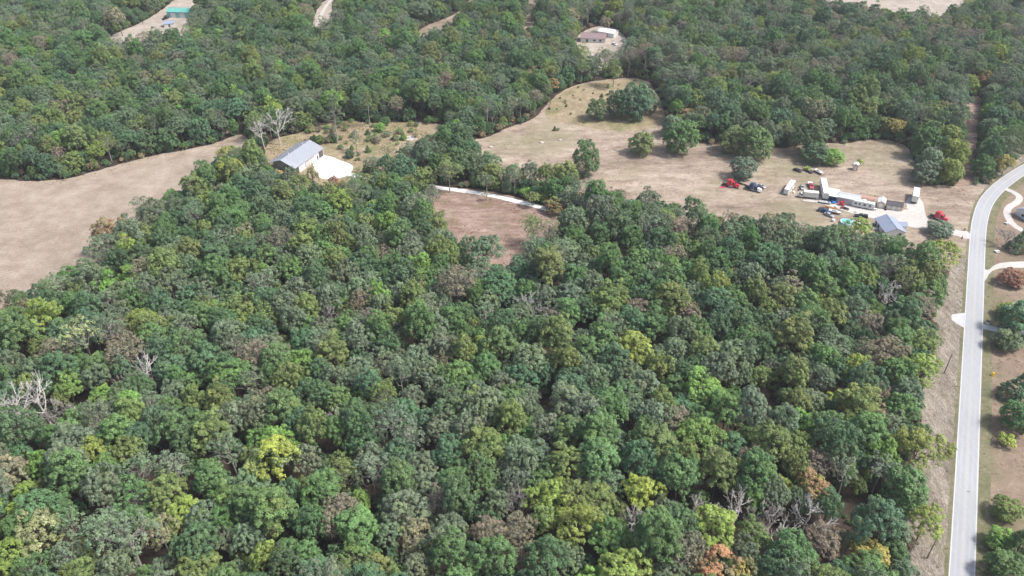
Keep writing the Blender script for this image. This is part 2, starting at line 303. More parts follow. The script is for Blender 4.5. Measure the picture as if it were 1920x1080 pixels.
# ================================================================ buildings and vehicles
m_wall = mat('white_siding', (.70, .69, .67), .6, var=.06)
m_tan = mat('tan_siding', (.58, .49, .42), .7, var=.1)
m_grayroof = mat('grey_metal_roof', (.40, .42, .46), .45, .3, var=.06, scale=.6)
m_greywall = mat('grey_metal_siding', (.46, .47, .49), .5, .2, var=.08)
m_blueroof = mat('blue_grey_shingle', (.27, .31, .40), .85, var=.18, scale=3)
m_brownroof = mat('brown_shingle', (.26, .19, .19), .85, var=.2, scale=2)
m_darkroof = mat('dark_shingle', (.11, .10, .11), .85, var=.25, scale=2)
m_shoproof = mat('galvanised_roof', (.56, .58, .60), .45, .2, var=.08)
m_tealroof = mat('teal_metal_roof', (.16, .45, .40), .45, .1, var=.08, scale=.4)
m_tealwall = mat('teal_metal_siding', (.25, .50, .46), .5, .1, var=.08, scale=.4)
m_whiteroof = mat('white_metal_roof', (.76, .77, .78), .45, .05, var=.05)
m_glass = mat('dark_glass', (.02, .025, .03), .08, spec=.6, var=.1)
m_trim = mat('dark_trim', (.10, .09, .085), .6)
m_door = mat('pale_door', (.52, .50, .47), .55)
m_tyre = mat('tyre_rubber', (.022, .022, .023), .85)
m_rim = mat('rim_metal', (.55, .55, .56), .35, .7)
m_chassis = mat('chassis_black', (.03, .03, .032), .6)
m_chrome = mat('bright_metal', (.7, .7, .72), .2, .9, var=.05)
m_red = mat('red_paint', (.52, .025, .045), .35, coat=.4, var=.08)
m_fadedred = mat('faded_red_paint', (.55, .09, .12), .5, var=.15)
m_whitep = mat('white_paint', (.74, .74, .73), .4, var=.05)
m_cream = mat('cream_fibreglass', (.70, .69, .62), .5, var=.06)
m_blue = mat('dark_blue_paint', (.035, .07, .16), .35, coat=.4)
m_bblue = mat('bright_blue_plastic', (.03, .16, .52), .5)
m_black = mat('black_paint', (.014, .015, .018), .3, coat=.5)
m_silver = mat('silver_paint', (.44, .46, .48), .35, .4)
m_purple = mat('weathered_dark_paint', (.07, .05, .07), .6, var=.4)
m_orange = mat('rusty_orange_steel', (.42, .17, .06), .75, var=.4, scale=3)
m_wood = mat('weathered_wood', (.33, .27, .22), .85, var=.2, scale=4)
m_redwood = mat('red_brown_wood', (.42, .27, .21), .85, var=.2, scale=4)
m_water = mat('pool_water', (.16, .55, .62), .06, var=.18, scale=.9, spec=.5)
m_liner = mat('pool_wall', (.62, .66, .68), .5)
m_pole = mat('pole_wood', (.16, .12, .10), .9)
m_yellow = mat('yellow_plastic', (.75, .48, .02), .45)
m_log = mat('split_log', (.45, .27, .13), .9, var=.35, scale=5)
m_mail = mat('mailbox_black', (.02, .02, .02), .4)
m_cloth = mat('grey_tarp', (.40, .40, .40), .7, var=.2)

def gable(name, label, cat, loc, rz, L, W, wall_h, rise, m_w, m_r, over=.4, doors=(), windows=(), lean=None, group=None, extra=None, base_z=0):
    """house: ridge along local x. doors/windows: (side, u, width, z0, z1, material, name); sides: s n (eaves), e w (gables)"""
    t = thing(name, label, cat, loc, rz, group, base_z)
    hl, hw = L/2, W/2
    MB().add([(-hl,-hw,0),(hl,-hw,0),(hl,hw,0),(-hl,hw,0),(-hl,-hw,wall_h),(hl,-hw,wall_h),(hl,hw,wall_h),(-hl,hw,wall_h),(-hl,0,wall_h+rise),(hl,0,wall_h+rise)],
             [(0,1,5,4),(2,3,7,6),(1,2,6,9,5),(3,0,4,8,7)]).build('wall', m_w, t)
    sl_ = rise/hw; e = over; th = .14
    for s in (-1, 1):
        a, b = s*(hw+e), 0
        za, zb = wall_h-sl_*e+.03, wall_h+rise+.03
        m = MB()
        vs = [(-hl-e, a, za), (hl+e, a, za), (hl+e, b, zb), (-hl-e, b, zb)]
        vs += [(x, y, z+th) for x, y, z in vs]
        m.add(vs, [(0,1,2,3),(7,6,5,4),(0,4,5,1),(1,5,6,2),(2,6,7,3),(3,7,4,0)])
        if m_r in (m_grayroof, m_shoproof, m_whiteroof, m_tealroof):
            nr = max(3, int((L+2*e)/1.0))
            for i in range(nr+1):
                x = -hl-e+.03+(L+2*e-.06)*i/nr
                m.add([(x-.03, a, za+th), (x+.03, a, za+th), (x+.03, b, zb+th), (x-.03, b, zb+th), (x-.03, a, za+th+.05), (x+.03, a, za+th+.05), (x+.03, b, zb+th+.05), (x-.03, b, zb+th+.05)], [(4,5,6,7),(0,1,5,4),(1,2,6,5),(2,3,7,6),(3,0,4,7)])
        m.build('roof_slope', m_r, t)
    MB().box(-hl-e, hl+e, -.15, .15, wall_h+rise+.14, wall_h+rise+.21).build('ridge_cap', m_r, t)
    for (side, u, wd, z0, z1, m_, nm) in list(doors)+list(windows):
        d = .05
        if side in 'sn':
            y = -hw if side == 's' else hw; y0, y1 = (y-d, y+.02) if side == 's' else (y-.02, y+d)
            o = B(u-wd/2, u+wd/2, y0, y1, z0, z1).build(nm, m_, t)
            f = MB()
            for (x0, x1, q0, q1) in ((u-wd/2-.1, u-wd/2, z0, z1), (u+wd/2, u+wd/2+.1, z0, z1), (u-wd/2-.1, u+wd/2+.1, z1, z1+.1)):
                f.box(x0, x1, (y0-.03 if side == 's' else y0), (y1 if side == 's' else y1+.03), q0, q1)
            f.build('frame', m_trim if m_w is m_wall and nm != 'window' else m_wall, o)
        else:
            x = hl if side == 'e' else -hl; x0, x1 = (x-.02, x+d) if side == 'e' else (x-d, x+.02)
            B(x0, x1, u-wd/2, u+wd/2, z0, z1).build(nm, m_, t)
    if extra: extra(t, hl, hw)
    return t

# ---- metal garage beside the hayfield
def garage_extra(t, hl, hw):
    for x in (-7, 5): MB().tube([(x, .25, 6.4), (x, .25, 7.6)], .22, 8).build('roof_vent', m_whiteroof, t)
    # open lean-to porch at the near left gable
    for y in (-hw+.3, -2.8, 2.8, hw-.3): B(-hl-3.4, -hl-3.2, y-.1, y+.1, 0, 4.1).build('porch_post', m_trim, t)
    for s in (-1, 1):
        vs = [(-hl-3.6, s*(hw+.5), 3.93), (-hl-.35, s*(hw+.5), 3.93), (-hl-.35, 0, 6.95), (-hl-3.6, 0, 6.95)]; vs += [(x, y, z+.13) for x, y, z in vs]
        MB().add(vs, [(0,1,2,3),(7,6,5,4),(0,4,5,1),(1,5,6,2),(2,6,7,3),(3,7,4,0)]).build('porch_roof', m_grayroof, t)
dr = [('s', u, 3.2, .05, 3.2, m_door, 'garage_door') for u in (-3.5, 1.0)]+[('s', 8.3, 3.4, .05, 3.4, m_trim, 'garage_door'), ('s', 5.2, 1.0, .05, 2.1, m_trim, 'door')]
gable('metal_garage', 'grey metal roofed garage with white walls beside the white apron', 'garage', (-106.82,364.92), 1.177, 21, 15, 4.0, 2.9, m_wall, m_grayroof, .5, dr,
      [('w', 0, 2.0, .1, 2.6, m_trim, 'door'), ('e', 2, 1.2, 1.2, 2.2, m_glass, 'window')], extra=garage_extra)

# ---- house with blue-grey roof in the vehicle yard
def house_extra(t, hl, hw):
    # cross gable on the right (local -y side)
    MB().add([(-.6,-hw-3.4,2.45),(-.6,-hw+.5,2.45),(1.4,-hw-3.4,3.5),(1.4,-hw+2.3,3.5),(3.4,-hw-3.4,2.45),(3.4,-hw+.5,2.45)], [(0,1,3,2),(2,3,5,4)]).build('porch_roof', m_blueroof, t)
    B(-.3, 3.1, -hw-3.1, -hw, 0, 2.45).build('porch_wall', m_wall, t)
    MB().tube([(-1, .8, 4.0), (-1, .8, 5.0)], .08, 6).build('vent_pipe', m_trim, t)
gable('ranch_house', 'small house with blue grey shingle roof by the gravel yard', 'house', (163.53,297.85), radians(90), 11.5, 8.4, 2.7, 1.9, m_wall, m_blueroof, .45,
      [('n', 1.5, 1.0, .1, 2.1, m_trim, 'door')], [('n', -3.5, 1.4, 1.0, 2.1, m_glass, 'window'), ('n', 4.2, 1.2, 1.0, 2.1, m_glass, 'window'), ('w', -2, 1.4, 1.0, 2.1, m_glass, 'window'), ('s', -4, 1.4, 1.0, 2.1, m_glass, 'window')], extra=house_extra)

# ---- right edge house, sheds, cabin, shop
gable('roadside_house', 'blue grey roofed white house inside the looping drive', 'house', (231.77,309.67), radians(15), 11, 8, 2.8, 2.0, m_wall, m_blueroof, .45,
      [('s', -2, 1.0, .1, 2.1, m_trim, 'door')], [('s', 1.5, 1.5, 1.0, 2.1, m_glass, 'window'), ('w', 0, 1.2, 1.0, 2.1, m_glass, 'window')])
gable('white_shed', 'white shed behind the green trees right of the road', 'shed', (187.53,238.83), radians(8), 7, 4.5, 2.6, 1.2, m_wall, m_whiteroof, .25, [('s', 0, 1.6, .05, 2.1, m_door, 'door')])
gable('garden_shed', 'white roofed tan garden shed between camper and dark roofed cabin', 'shed', (168.10,319.63), 1.141, 4.6, 3.2, 2.7, .8, m_tan, m_whiteroof, .15,
      [('w', 0, 1.5, .05, 2.2, m_wall, 'door')])
gable('storage_cabin', 'low cabin with dark shingle roof and pale front left of gravel pad', 'cabin', (172.99,317.18), -0.340, 6.6, 3.4, 2.3, 1.2, m_tan, m_darkroof, .25,
      [('s', -.2, 1.0, .05, 2.0, m_wall, 'door')], [('s', -2.2, .9, .9, 1.8, m_wall, 'window'), ('s', 2.0, .9, .9, 1.8, m_wall, 'window')])
gable('standing_shed', 'small pale shed standing alone in the upper pasture', 'shed', (169.12,355.89), 1.136, 2.6, 2.4, 3.0, .5, m_tan, m_whiteroof, .1,
      [('w', 0, 1.0, .05, 2.0, m_wall, 'door')])
def shop_extra(t, hl, hw):
    # open fronted bay at the left end
    for y in (-hw, -hw+.01): pass
    for x in (-hl-4.6, -hl-.3): B(x-.1, x+.1, -hw+.1, -hw+.3, 0, 2.9).build('carport_post', m_whitep, t)
    B(-hl-4.8, -hl-.02, hw-.15, hw, 0, 3.0).build('carport_back', m_greywall, t)
    MB().add([(-hl-5.0,-hw-.6,2.95),(-hl-.15,-hw-.6,2.95),(-hl-.15,hw+.3,3.75),(-hl-5.0,hw+.3,3.75),(-hl-5.0,-hw-.6,3.07),(-hl-.15,-hw-.6,3.07),(-hl-.15,hw+.3,3.87),(-hl-5.0,hw+.3,3.87)],
             [(0,3,2,1),(4,5,6,7),(0,1,5,4),(1,2,6,5),(2,3,7,6),(3,0,4,7)]).build('carport_roof', m_whiteroof, t)
gable('metal_shop', 'long grey metal shop with pale roof and open carport bay', 'workshop', (154.46,323.11), -0.442, 9.4, 5.5, 3.0, .9, m_greywall, m_shoproof, .25,
      [('s', -2.5, 2.4, .05, 2.4, m_silver, 'roller_door'), ('s', 2.2, .9, .05, 2.0, m_wall, 'door')], extra=shop_extra)
# far buildings
gable('teal_barn', 'teal metal barn on the far dirt lot at top left', 'barn', (-248.46,608.86), radians(-4), 17, 9, 4.2, 1.8, m_tealwall, m_tealroof, .3,
      [('s', -4, 3.4, .05, 3.4, m_wall, 'door'), ('s', 3, 3.4, .05, 3.4, m_wall, 'door')])
gable('small_outbuilding', 'small blue grey roofed outbuilding below the teal barn', 'outbuilding', (-248.69,584.28), radians(20), 7, 5, 2.5, 1.4, m_wall, m_blueroof, .3, [('s', 0, 1, .05, 2, m_trim, 'door')])
gable('far_house', 'far house with brown roof and white walls in the woods', 'house', (56.21,552.05), radians(-7), 17, 9, 3.0, 2.2, m_wall, m_brownroof, .4,
      [('s', -4, 1.2, .1, 2.2, m_trim, 'door')], [('s', 1, 1.6, 1, 2.2, m_glass, 'window'), ('s', 5, 1.6, 1, 2.2, m_glass, 'window')])
gable('white_garage', 'white roofed garage behind the brown roofed far house', 'garage', (67.70,563.64), radians(-30), 12, 8, 3.0, 1.5, m_wall, m_whiteroof, .3, [('s', 0, 3.0, .05, 2.5, m_door, 'garage_door')])

# ---- vehicle parts
WH = MB().tube([(0, -.14, 0), (0, .14, 0)], .5, 14).mesh('tyre'); WH.materials.append(m_tyre)
RM = MB().tube([(0, -.155, 0), (0, .155, 0)], .29, 10).mesh('rim'); RM.materials.append(m_rim)
def wheels(t, spots, r):
    for (x, y, k) in spots:
        o = bpy.data.objects.new('wheel', WH); COL.objects.link(o); o.parent = t; o.location = (x, y, r); s = r/.5; o.scale = (s, s*k, s)
        q = bpy.data.objects.new('rim', RM); COL.objects.link(q); q.parent = o

def semi(label, loc, rz, m_cab, m_hood, m_sl, name='semi_tractor'):
    t = thing(name, label, 'truck', loc, rz, 'semi tractors parked in the yard')
    B(-4.1, 3.3, -.45, .45, .62, .9).build('chassis', m_chassis, t)
    MB().prof([(-1.9, .75), (.35, .75), (.35, 3.55), (.1, 3.75), (-1.7, 3.45), (-1.9, 3.2)], -1.2, 1.2, [0, 0, .12, .25, .25, .12]).build('sleeper', m_sl, t, .05)
    MB().prof([(.38, .75), (1.95, .75), (1.95, 1.85), (1.55, 2.75), (.38, 2.95)], -1.12, 1.12, [0, 0, .03, .14, .14]).build('cab', m_cab, t, .04)
    MB().prof([(1.98, .8), (3.75, .7), (3.8, 1.5), (3.55, 1.72), (1.98, 1.95)], -.95, .95, [0, .18, .22, .22, .05]).build('hood', m_hood, t, .06)
    MB().quad((1.99, -1.0, 1.9), (1.99, 1.0, 1.9), (1.60, .92, 2.7), (1.60, -.92, 2.7)).build('windshield', m_glass, t)
    for s in (-1, 1):
        B(.7, 1.5, s*1.125-.02, s*1.125+.02, 1.85, 2.5).build('side_window', m_glass, t)
        MB().tube([(-.9, s*1.05, .68), (1.1, s*1.05, .68)], .33, 10).build('fuel_tank', m_chrome, t)
        MB().tube([(.2, s*1.2, 1.0), (.2, s*1.2, 3.9)], .08, 6).build('exhaust_stack', m_chrome, t)
        MB().prof([(2.2, .75), (2.5, 1.2), (3.2, 1.2), (3.55, .75)], s*1.0-.22, s*1.0+.22).build('fender', m_hood, t, .04)
        B(3.7, 3.79, s*.75-.15, s*.75+.15, .95, 1.2).build('headlight', m_whitep, t)
    B(3.72, 3.95, -1.15, 1.15, .45, .8).build('bumper', m_chrome, t)
    B(-3.6, -2.5, -.5, .5, .95, 1.08).build('fifth_wheel', m_chassis, t)
    wheels(t, [(2.85, -.98, 1), (2.85, .98, 1)]+[(x, s*.9, 2.1) for x in (-2.6, -3.7) for s in (-1, 1)], .5)
    return t
semi('bright red sleeper cab semi tractor under the round dark tree', (103.87,338.12), -0.391, m_red, m_red, m_red)
semi('dark blue and white semi tractor with white hood in pasture', (113.60,334.41), -0.587, m_blue, m_whitep, m_blue)
semi('bright red semi tractor behind the grey green pine', (189.39,307.64), -0.745, m_red, m_fadedred, m_red)

def trailer_box(label, loc, rz, L, name='semi_trailer'):
    t = thing(name, label, 'trailer', loc, rz, 'white box trailers')
    B(-L/2, L/2, -1.28, 1.28, 1.15, 4.0).build('box', m_whitep, t, .03)
    B(-L/2-.01, L/2+.01, -1.3, 1.3, 3.9, 4.03).build('roof', m_whiteroof, t)
    B(-L/2+.3, L/2-.5, -.5, .5, .85, 1.14).build('frame', m_chassis, t)
    for s in (-1, 1):
        B(-L/2-.05, -L/2-.01, s*.63-.6, s*.63+.6, 1.25, 3.85).build('rear_door', m_cream, t)
        B(L/2-2.6, L/2-2.4, s*.8-.1, s*.8+.1, 0, 1.14).build('landing_leg', m_chassis, t)
    B(-L/2-.1, -L/2, -1.1, 1.1, .5, .65).build('rear_bumper', m_chassis, t)
    wheels(t, [(-L/2+x, s*.95, 2.0) for x in (1.2, 2.4) for s in (-1, 1)], .5)
trailer_box('long white semi trailer left of the white roofed shop', (145.81,331.79), 1.358, 15.5)
trailer_box('shorter white box trailer alone on the gravel pad', (185.89,325.63), 1.126, 9.5)

def box_truck(label, loc, rz):
    t = thing('box_truck', label, 'truck', loc, rz)
    B(-4.4, 2.2, -1.2, 1.2, 1.0, 3.5).build('box', m_cream, t, .04)
    B(-4.2, 4.2, -.45, .45, .55, .95).build('chassis', m_chassis, t)
    MB().prof([(2.3, .7), (3.9, .7), (3.9, 1.4), (3.4, 2.4), (2.3, 2.5)], -1.05, 1.05, [0, 0, .05, .15, .12]).build('cab', m_whitep, t, .05)
    MB().prof([(3.92, .7), (4.7, .7), (4.7, 1.25), (3.92, 1.4)], -.85, .85).build('hood', m_silver, t, .05)
    MB().quad((3.93, -.95, 1.45), (3.93, .95, 1.45), (3.46, .86, 2.36), (3.46, -.86, 2.36)).build('windshield', m_glass, t)
    for s in (-1, 1): B(2.6, 3.4, s*1.04-.02, s*1.04+.02, 1.5, 2.2).build('side_window', m_glass, t)
    B(-4.46, -4.41, -1.0, 1.0, 1.1, 3.3).build('rear_door', m_whitep, t)
    B(4.65, 4.8, -1.0, 1.0, .45, .7).build('bumper', m_chrome, t)
    wheels(t, [(3.9, -.95, 1), (3.9, .95, 1), (-2.6, -.9, 1.8), (-2.6, .9, 1.8)], .45)
box_truck('cream box truck facing left beside the long white trailer', (137.04,327.16), 2.925)

def pickup(label, loc, rz, m_p, name='pickup_truck', cap=False, deck=None):
    t = thing(name, label, 'pickup', loc, rz, 'pickup trucks')
    MB().prof([(-2.8, .5), (2.75, .5), (2.85, .85), (2.7, 1.08), (1.2, 1.18), (-2.8, 1.15)], -.96, .96, [.03, .05, .05, .08, .04, .03]).build('body', m_p, t, .05)
    MB().prof([(-.75, 1.15), (1.25, 1.15), (.55, 1.82), (-.6, 1.85)], -.92, .92, [0, 0, .16, .16]).build('cab', m_p, t, .04)
    MB().quad((1.22, -.8, 1.21), (1.22, .8, 1.21), (.62, .7, 1.79), (.62, -.7, 1.79)).build('windshield', m_glass, t)
    for s in (-1, 1):
        MB().quad((-.6, s*.93, 1.25), (.95, s*.93, 1.25), (.45, s*.80, 1.74), (-.5, s*.80, 1.74)).build('side_window', m_glass, t)
        B(2.78, 2.87, s*.7-.16, s*.7+.16, .75, .92).build('headlight', m_chrome, t)
    if cap: MB().prof([(-2.75, 1.16), (-.85, 1.16), (-.85, 1.78), (-2.6, 1.74)], -.92, .92, [0, 0, .14, .14]).build('bed_cap', m_p, t, .04)
    elif deck:
        B(-3.3, -.85, -1.15, 1.15, 1.17, 1.3).build('flat_deck', deck, t); B(-.9, -.8, -1.1, 1.1, 1.3, 2.0).build('headboard', deck, t)
    else:
        for s in (-1, 1): B(-2.75, -.8, s*.88-.06, s*.88+.06, 1.15, 1.28).build('bed_rail', m_p, t)
        B(-2.65, -.85, -.8, .8, 1.152, 1.162).build('bed_floor', m_chassis, t)
        B(-2.83, -2.74, -.9, .9, .7, 1.28).build('tailgate', m_p, t)
    B(2.83, 2.95, -.9, .9, .45, .66).build('bumper', m_chrome, t)
    wheels(t, [(1.75, -.85, 1), (1.75, .85, 1), (-1.75, -.85, 1), (-1.75, .85, 1)], .4)
    return t
pickup('black pickup with covered bed on the drive beside the pool', (155.33,309.04), 2.836, m_black, cap=True)
pickup('dark navy pickup nosed into the trees below the log trailer', (140.46,313.79), -0.611, m_blue)
pickup('red flatbed truck with white deck between box truck and trailer', (141.71,337.59), -1.718, m_fadedred, 'flatbed_truck', deck=m_whitep)
pickup('dark pickup parked on the far dirt lot near the teal barn', (-257.28,600.92), 1.187, m_black)
pickup('white pickup among trees at the far brown roofed house', (77.40,549.78), -1.262, m_whitep)

def car(label, loc, rz, m_p):
    t = thing('car', label, 'car', loc, rz, 'cars')
    MB().prof([(-2.2, .35), (2.2, .35), (2.3, .6), (2.05, .82), (.95, .95), (-1.6, .98), (-2.25, .9)], -.88, .88, [.05, .08, .1, .1, .05, .06, .1]).build('body', m_p, t, .06)
    MB().prof([(-1.65, .96), (1.0, .94), (.25, 1.4), (-.95, 1.43)], -.84, .84, [0, 0, .17, .17]).build('cabin', m_p, t, .05)
    MB().quad((.99, -.72, .99), (.99, .72, .99), (.33, .62, 1.38), (.33, -.62, 1.38)).build('windshield', m_glass, t)
    MB().quad((-1.64, .72, 1.0), (-1.64, -.72, 1.0), (-1.03, -.62, 1.4), (-1.03, .62, 1.4)).build('rear_window', m_glass, t)
    for s in (-1, 1): MB().quad((-1.2, s*.85, 1.02), (.65, s*.85, 1.0), (.15, s*.72, 1.34), (-.85, s*.72, 1.36)).build('side_window', m_glass, t)
    wheels(t, [(1.4, -.8, .8), (1.4, .8, .8), (-1.4, -.8, .8), (-1.4, .8, .8)], .33)
car('silver car half hidden under trees below the navy pickup', (141.54,310.46), -0.847, m_silver)
car('grey car facing the camera beside the red flatbed truck', (137.34,336.53), -1.775, m_silver)
car('weathered dark car at the back of the vehicle yard', (140.21,354.17), -0.790, m_purple)
car('silver blue car behind the white hooded semi tractor', (118.18,337.59), -0.903, m_silver)
car('white car glimpsed under the tall trees beside the cleared strip', (204.98,345.18), -0.453, m_whitep)
car('white car at the far brown roofed house beside its yard', (70.06,543.05), -1.005, m_whitep)

def motorhome(label, loc, rz, L, name, trailer=False):
    t = thing(name, label, 'camper', loc, rz)
    h = L/2
    MB().prof([(-h, .5), (h-.1, .5), (h, 1.2), (h-.35 if trailer else h-.15, 3.0), (h-.9, 3.15), (-h+.25, 3.15), (-h, 2.9)], -1.2, 1.2, [.03, .05, .08, .12, .1, .1, .06]).build('body', m_whitep, t, .06)
    B(-h+.4, h-1.0, -1.0, 1.0, 3.16, 3.2).build('roof', m_whiteroof, t)
    for x in (-h*.45, h*.3): MB().taper(x-.5, x+.5, -.4, .4, 3.2, 3.5, .1, .1).build('air_conditioner', m_cream, t)
    for x in (-h*.75, -h*.1, h*.55): B(x-.22, x+.22, .25, .7, 3.2, 3.32).build('roof_vent', m_chassis, t)
    for s in (-1, 1):
        for x, wd in ((-h*.72, 1.0), (-h*.36, .8), (h*.08, 1.1), (h*.55, .9)): B(x-wd/2, x+wd/2, s*1.2-.02, s*1.2+.02, 1.65, 2.35).build('side_window', m_glass, t)
        B(-h+.1, h-.3, s*1.2-.015, s*1.2+.015, 1.15, 1.32).build('stripe', m_silver, t)
    B(h*.3-.35, h*.3+.35, -1.235, -1.2, .6, 2.5).build('door', m_cream, t)
    MB().tube([(-h*.6, -1.3, 2.85), (h*.2, -1.3, 2.85)], .09, 6).build('awning', m_cloth, t)
    B(-h+.2, h-.4, -.6, .6, .35, .52).build('chassis', m_chassis, t)
    if trailer:
        MB().tube([(h-.2, 0, .5), (h+1.1, 0, .45)], .07, 5).build('tow_bar', m_chassis, t)
        wheels(t, [(x, s*.98, 1) for x in (-.5, .35) for s in (-1, 1)], .35)
    else:
        MB().quad((h-.02, -1.0, 1.4), (h-.02, 1.0, 1.4), (h-.14, .95, 2.5), (h-.14, -.95, 2.5)).build('windshield', m_glass, t)
        wheels(t, [(h*.6, s*.98, 1) for s in (-1, 1)]+[(-h*.5, s*.95, 1.6) for s in (-1, 1)], .45)
motorhome('white motorhome parked diagonally on the dry pasture', (130.44,334.41), -2.128, 11.2, 'motorhome')
motorhome('long white travel trailer parked along the gravel drive', (159.55,318.16), -0.454, 9.6, 'travel_trailer', True)
# propane tanks beside the motorhome
for (p, l) in (((132.25,335.47), 'white propane tank lying beside the motorhome, nearer the trees'), ((130.49,332.84), 'white propane tank lying beside the motorhome, nearer the camera')):
    t = thing('propane_tank', l, 'tank', p, -2.084, 'propane tanks')
    MB().tube([(-1.1, 0, .75), (-.95, 0, .75), (.95, 0, .75), (1.1, 0, .75)], [.2, .5, .5, .2], 12).build('tank', m_whitep, t)
    for x in (-.6, .6): B(x-.1, x+.1, -.35, .35, 0, .4).build('foot', m_cloth, t)

def flatbed(label, loc, rz, L, m_d, name='flatbed_trailer'):
    t = thing(name, label, 'trailer', loc, rz)
    for k in range(4): B(-L/2, L/2, -1.0+k*.5+.015, -.5+k*.5-.015, .7, .78).build('plank', m_d, t)
    B(-L/2, L/2, -.9, .9, .55, .69).build('frame', m_chassis, t)
    MB().tube([(L/2, 0, .6), (L/2+1.4, 0, .5)], .07, 5).build('tow_bar', m_chassis, t)
    wheels(t, [(x, s*1.1, 1) for x in (-.9, -.1) for s in (-1, 1)], .35)
    return t
flatbed('grey flatbed trailer behind the red semi under the dark tree', (110.97,340.27), -0.667, 5.5, m_wood)
flatbed('low dark flatbed trailer between dark car and white boat', (145.54,353.60), -1.120, 5.0, m_purple)
flatbed('grey utility trailer below the long white semi trailer', (143.35,322.11), -0.335, 5.2, m_cloth)
ft = flatbed('rusty flatbed trailer loaded with orange split logs', (143.64,316.21), -0.434, 6.5, m_wood, 'log_trailer')
lg = thing('log_pile', 'heap of orange brown split logs on the flatbed trailer', 'logs', (143.64,316.21), -0.434)
for k in range(26):
    x = rnd.uniform(-2.9, 2.9); y = rnd.uniform(-.75, .75); z = .95+.24*rnd.randint(0, 2)*(1-abs(y)); a = rnd.uniform(-.5, .5)
    MB().tube([(x-.55*cos(a), y-.55*sin(a), z), (x+.55*cos(a), y+.55*sin(a), z+rnd.uniform(-.1, .1))], rnd.uniform(.13, .2), 6).build('log', m_log if k % 3 else m_orange, lg)

def boat(label, loc, rz):
    t = thing('boat', label, 'boat', loc, rz, 'white boats')
    prof = [(-2.8, .95, .55), (-1, 1.0, .5), (1, .9, .55), (2.2, .5, .7), (2.9, .05, .95)]
    m = MB(); n = len(prof); vs = []
    for (x, w_, zk) in prof: vs += [(x, -w_, 1.25), (x, -w_*.55, zk), (x, w_*.55, zk), (x, w_, 1.25)]
    fs = [(4*i+k, 4*i+k+1, 4*i+4+k+1, 4*i+4+k) for i in range(n-1) for k in range(3)]+[(0, 3, 2, 1)]
    m.add(vs, fs).build('hull', m_whitep, t)
    d = MB(); d.add([(x, s*w_, 1.2) for (x, w_, zk) in prof for s in (-1, 1)], [(2*i, 2*i+2, 2*i+3, 2*i+1) for i in range(n-1)]); d.build('deck', m_cream, t)
    MB().taper(-1.4, .9, -.6, .6, 1.2, 1.6, .15, .12, .5).build('cockpit', m_cloth, t)
    B(-3.1, -2.8, -.2, .2, .5, 1.5).build('outboard_motor', m_black, t)
    for y in (-.5, .5): B(-2.4, 1.8, y-.05, y+.05, .3, .5).build('cradle_rail', m_chassis, t)
    wheels(t, [(-1.1, s*.95, .8) for s in (-1, 1)], .3)
boat('white boat on a trailer at the back of the vehicle yard', (149.98,351.89), -1.114)
boat('white boat beside the log trailer near the pool', (144.94,312.83), -0.573)

def quad_bike(label, loc, rz, m_p):
    t = thing('quad_bike', label, 'quad bike', loc, rz, 'quad bikes')
    MB().taper(-.95, .95, -.4, .4, .45, .85, .15, .12).build('body', m_p, t, .05); MB().taper(-.6, .2, -.18, .18, .85, 1.0, .08, .04).build('seat', m_chassis, t)
    MB().tube([(.45, -.42, 1.15), (.4, 0, 1.1), (.45, .42, 1.15)], .04, 5).build('handlebar', m_chassis, t)
    B(.55, 1.0, -.4, .4, .87, .92).build('rack', m_chassis, t)
    wheels(t, [(x, s*.55, 1.2) for x in (-.7, .7) for s in (-1, 1)], .32)
quad_bike('red quad bike in front of the grey shop wall', (150.00,317.18), -0.309, m_red)
quad_bike('black quad bike right of the red quad bike', (151.36,316.21), 2.426, m_black)
t = thing('utility_vehicle', 'small red open utility vehicle parked against the grey shop', 'utility vehicle', (150.27,320.13), -0.327)
MB().prof([(-1.5, .4), (1.4, .4), (1.45, .8), (.8, 1.0), (-.3, .7), (-1.5, .75)], -.7, .7).build('body', m_red, t, .05)
for x, y in ((.6, -.62), (.6, .62), (-.4, -.62), (-.4, .62)): MB().tube([(x, y, .8), (x*.7, y*.95, 1.8)], .04, 5).build('roll_bar', m_chassis, t)
B(-.45, .6, -.66, .66, 1.8, 1.86).build('canopy', m_red, t); B(-.35, .1, -.6, .6, .7, .95).build('seat', m_chassis, t)
B(-1.5, -.45, -.72, .72, .8, 1.05).build('cargo_bed', m_fadedred, t)
wheels(t, [(x, s*.65, 1) for x in (-.95, .95) for s in (-1, 1)], .33)
car('blue car parked inside the open white carport', (147.51,323.62), -1.592, m_bblue)
t = thing('barrel_rack', 'blue plastic barrels with white jugs at the carport corner', 'barrels', (144.78,321.62), 0.2)
for k, (x, y) in enumerate(((0, 0), (.75, .1), (.3, .75), (-.6, .5))):
    MB().tube([(x, y, 0), (x, y, .1), (x, y, .45), (x, y, .8), (x, y, .92)], [.3, .32, .35, .32, .28], 12).build('barrel', m_bblue if k < 3 else m_whitep, t)

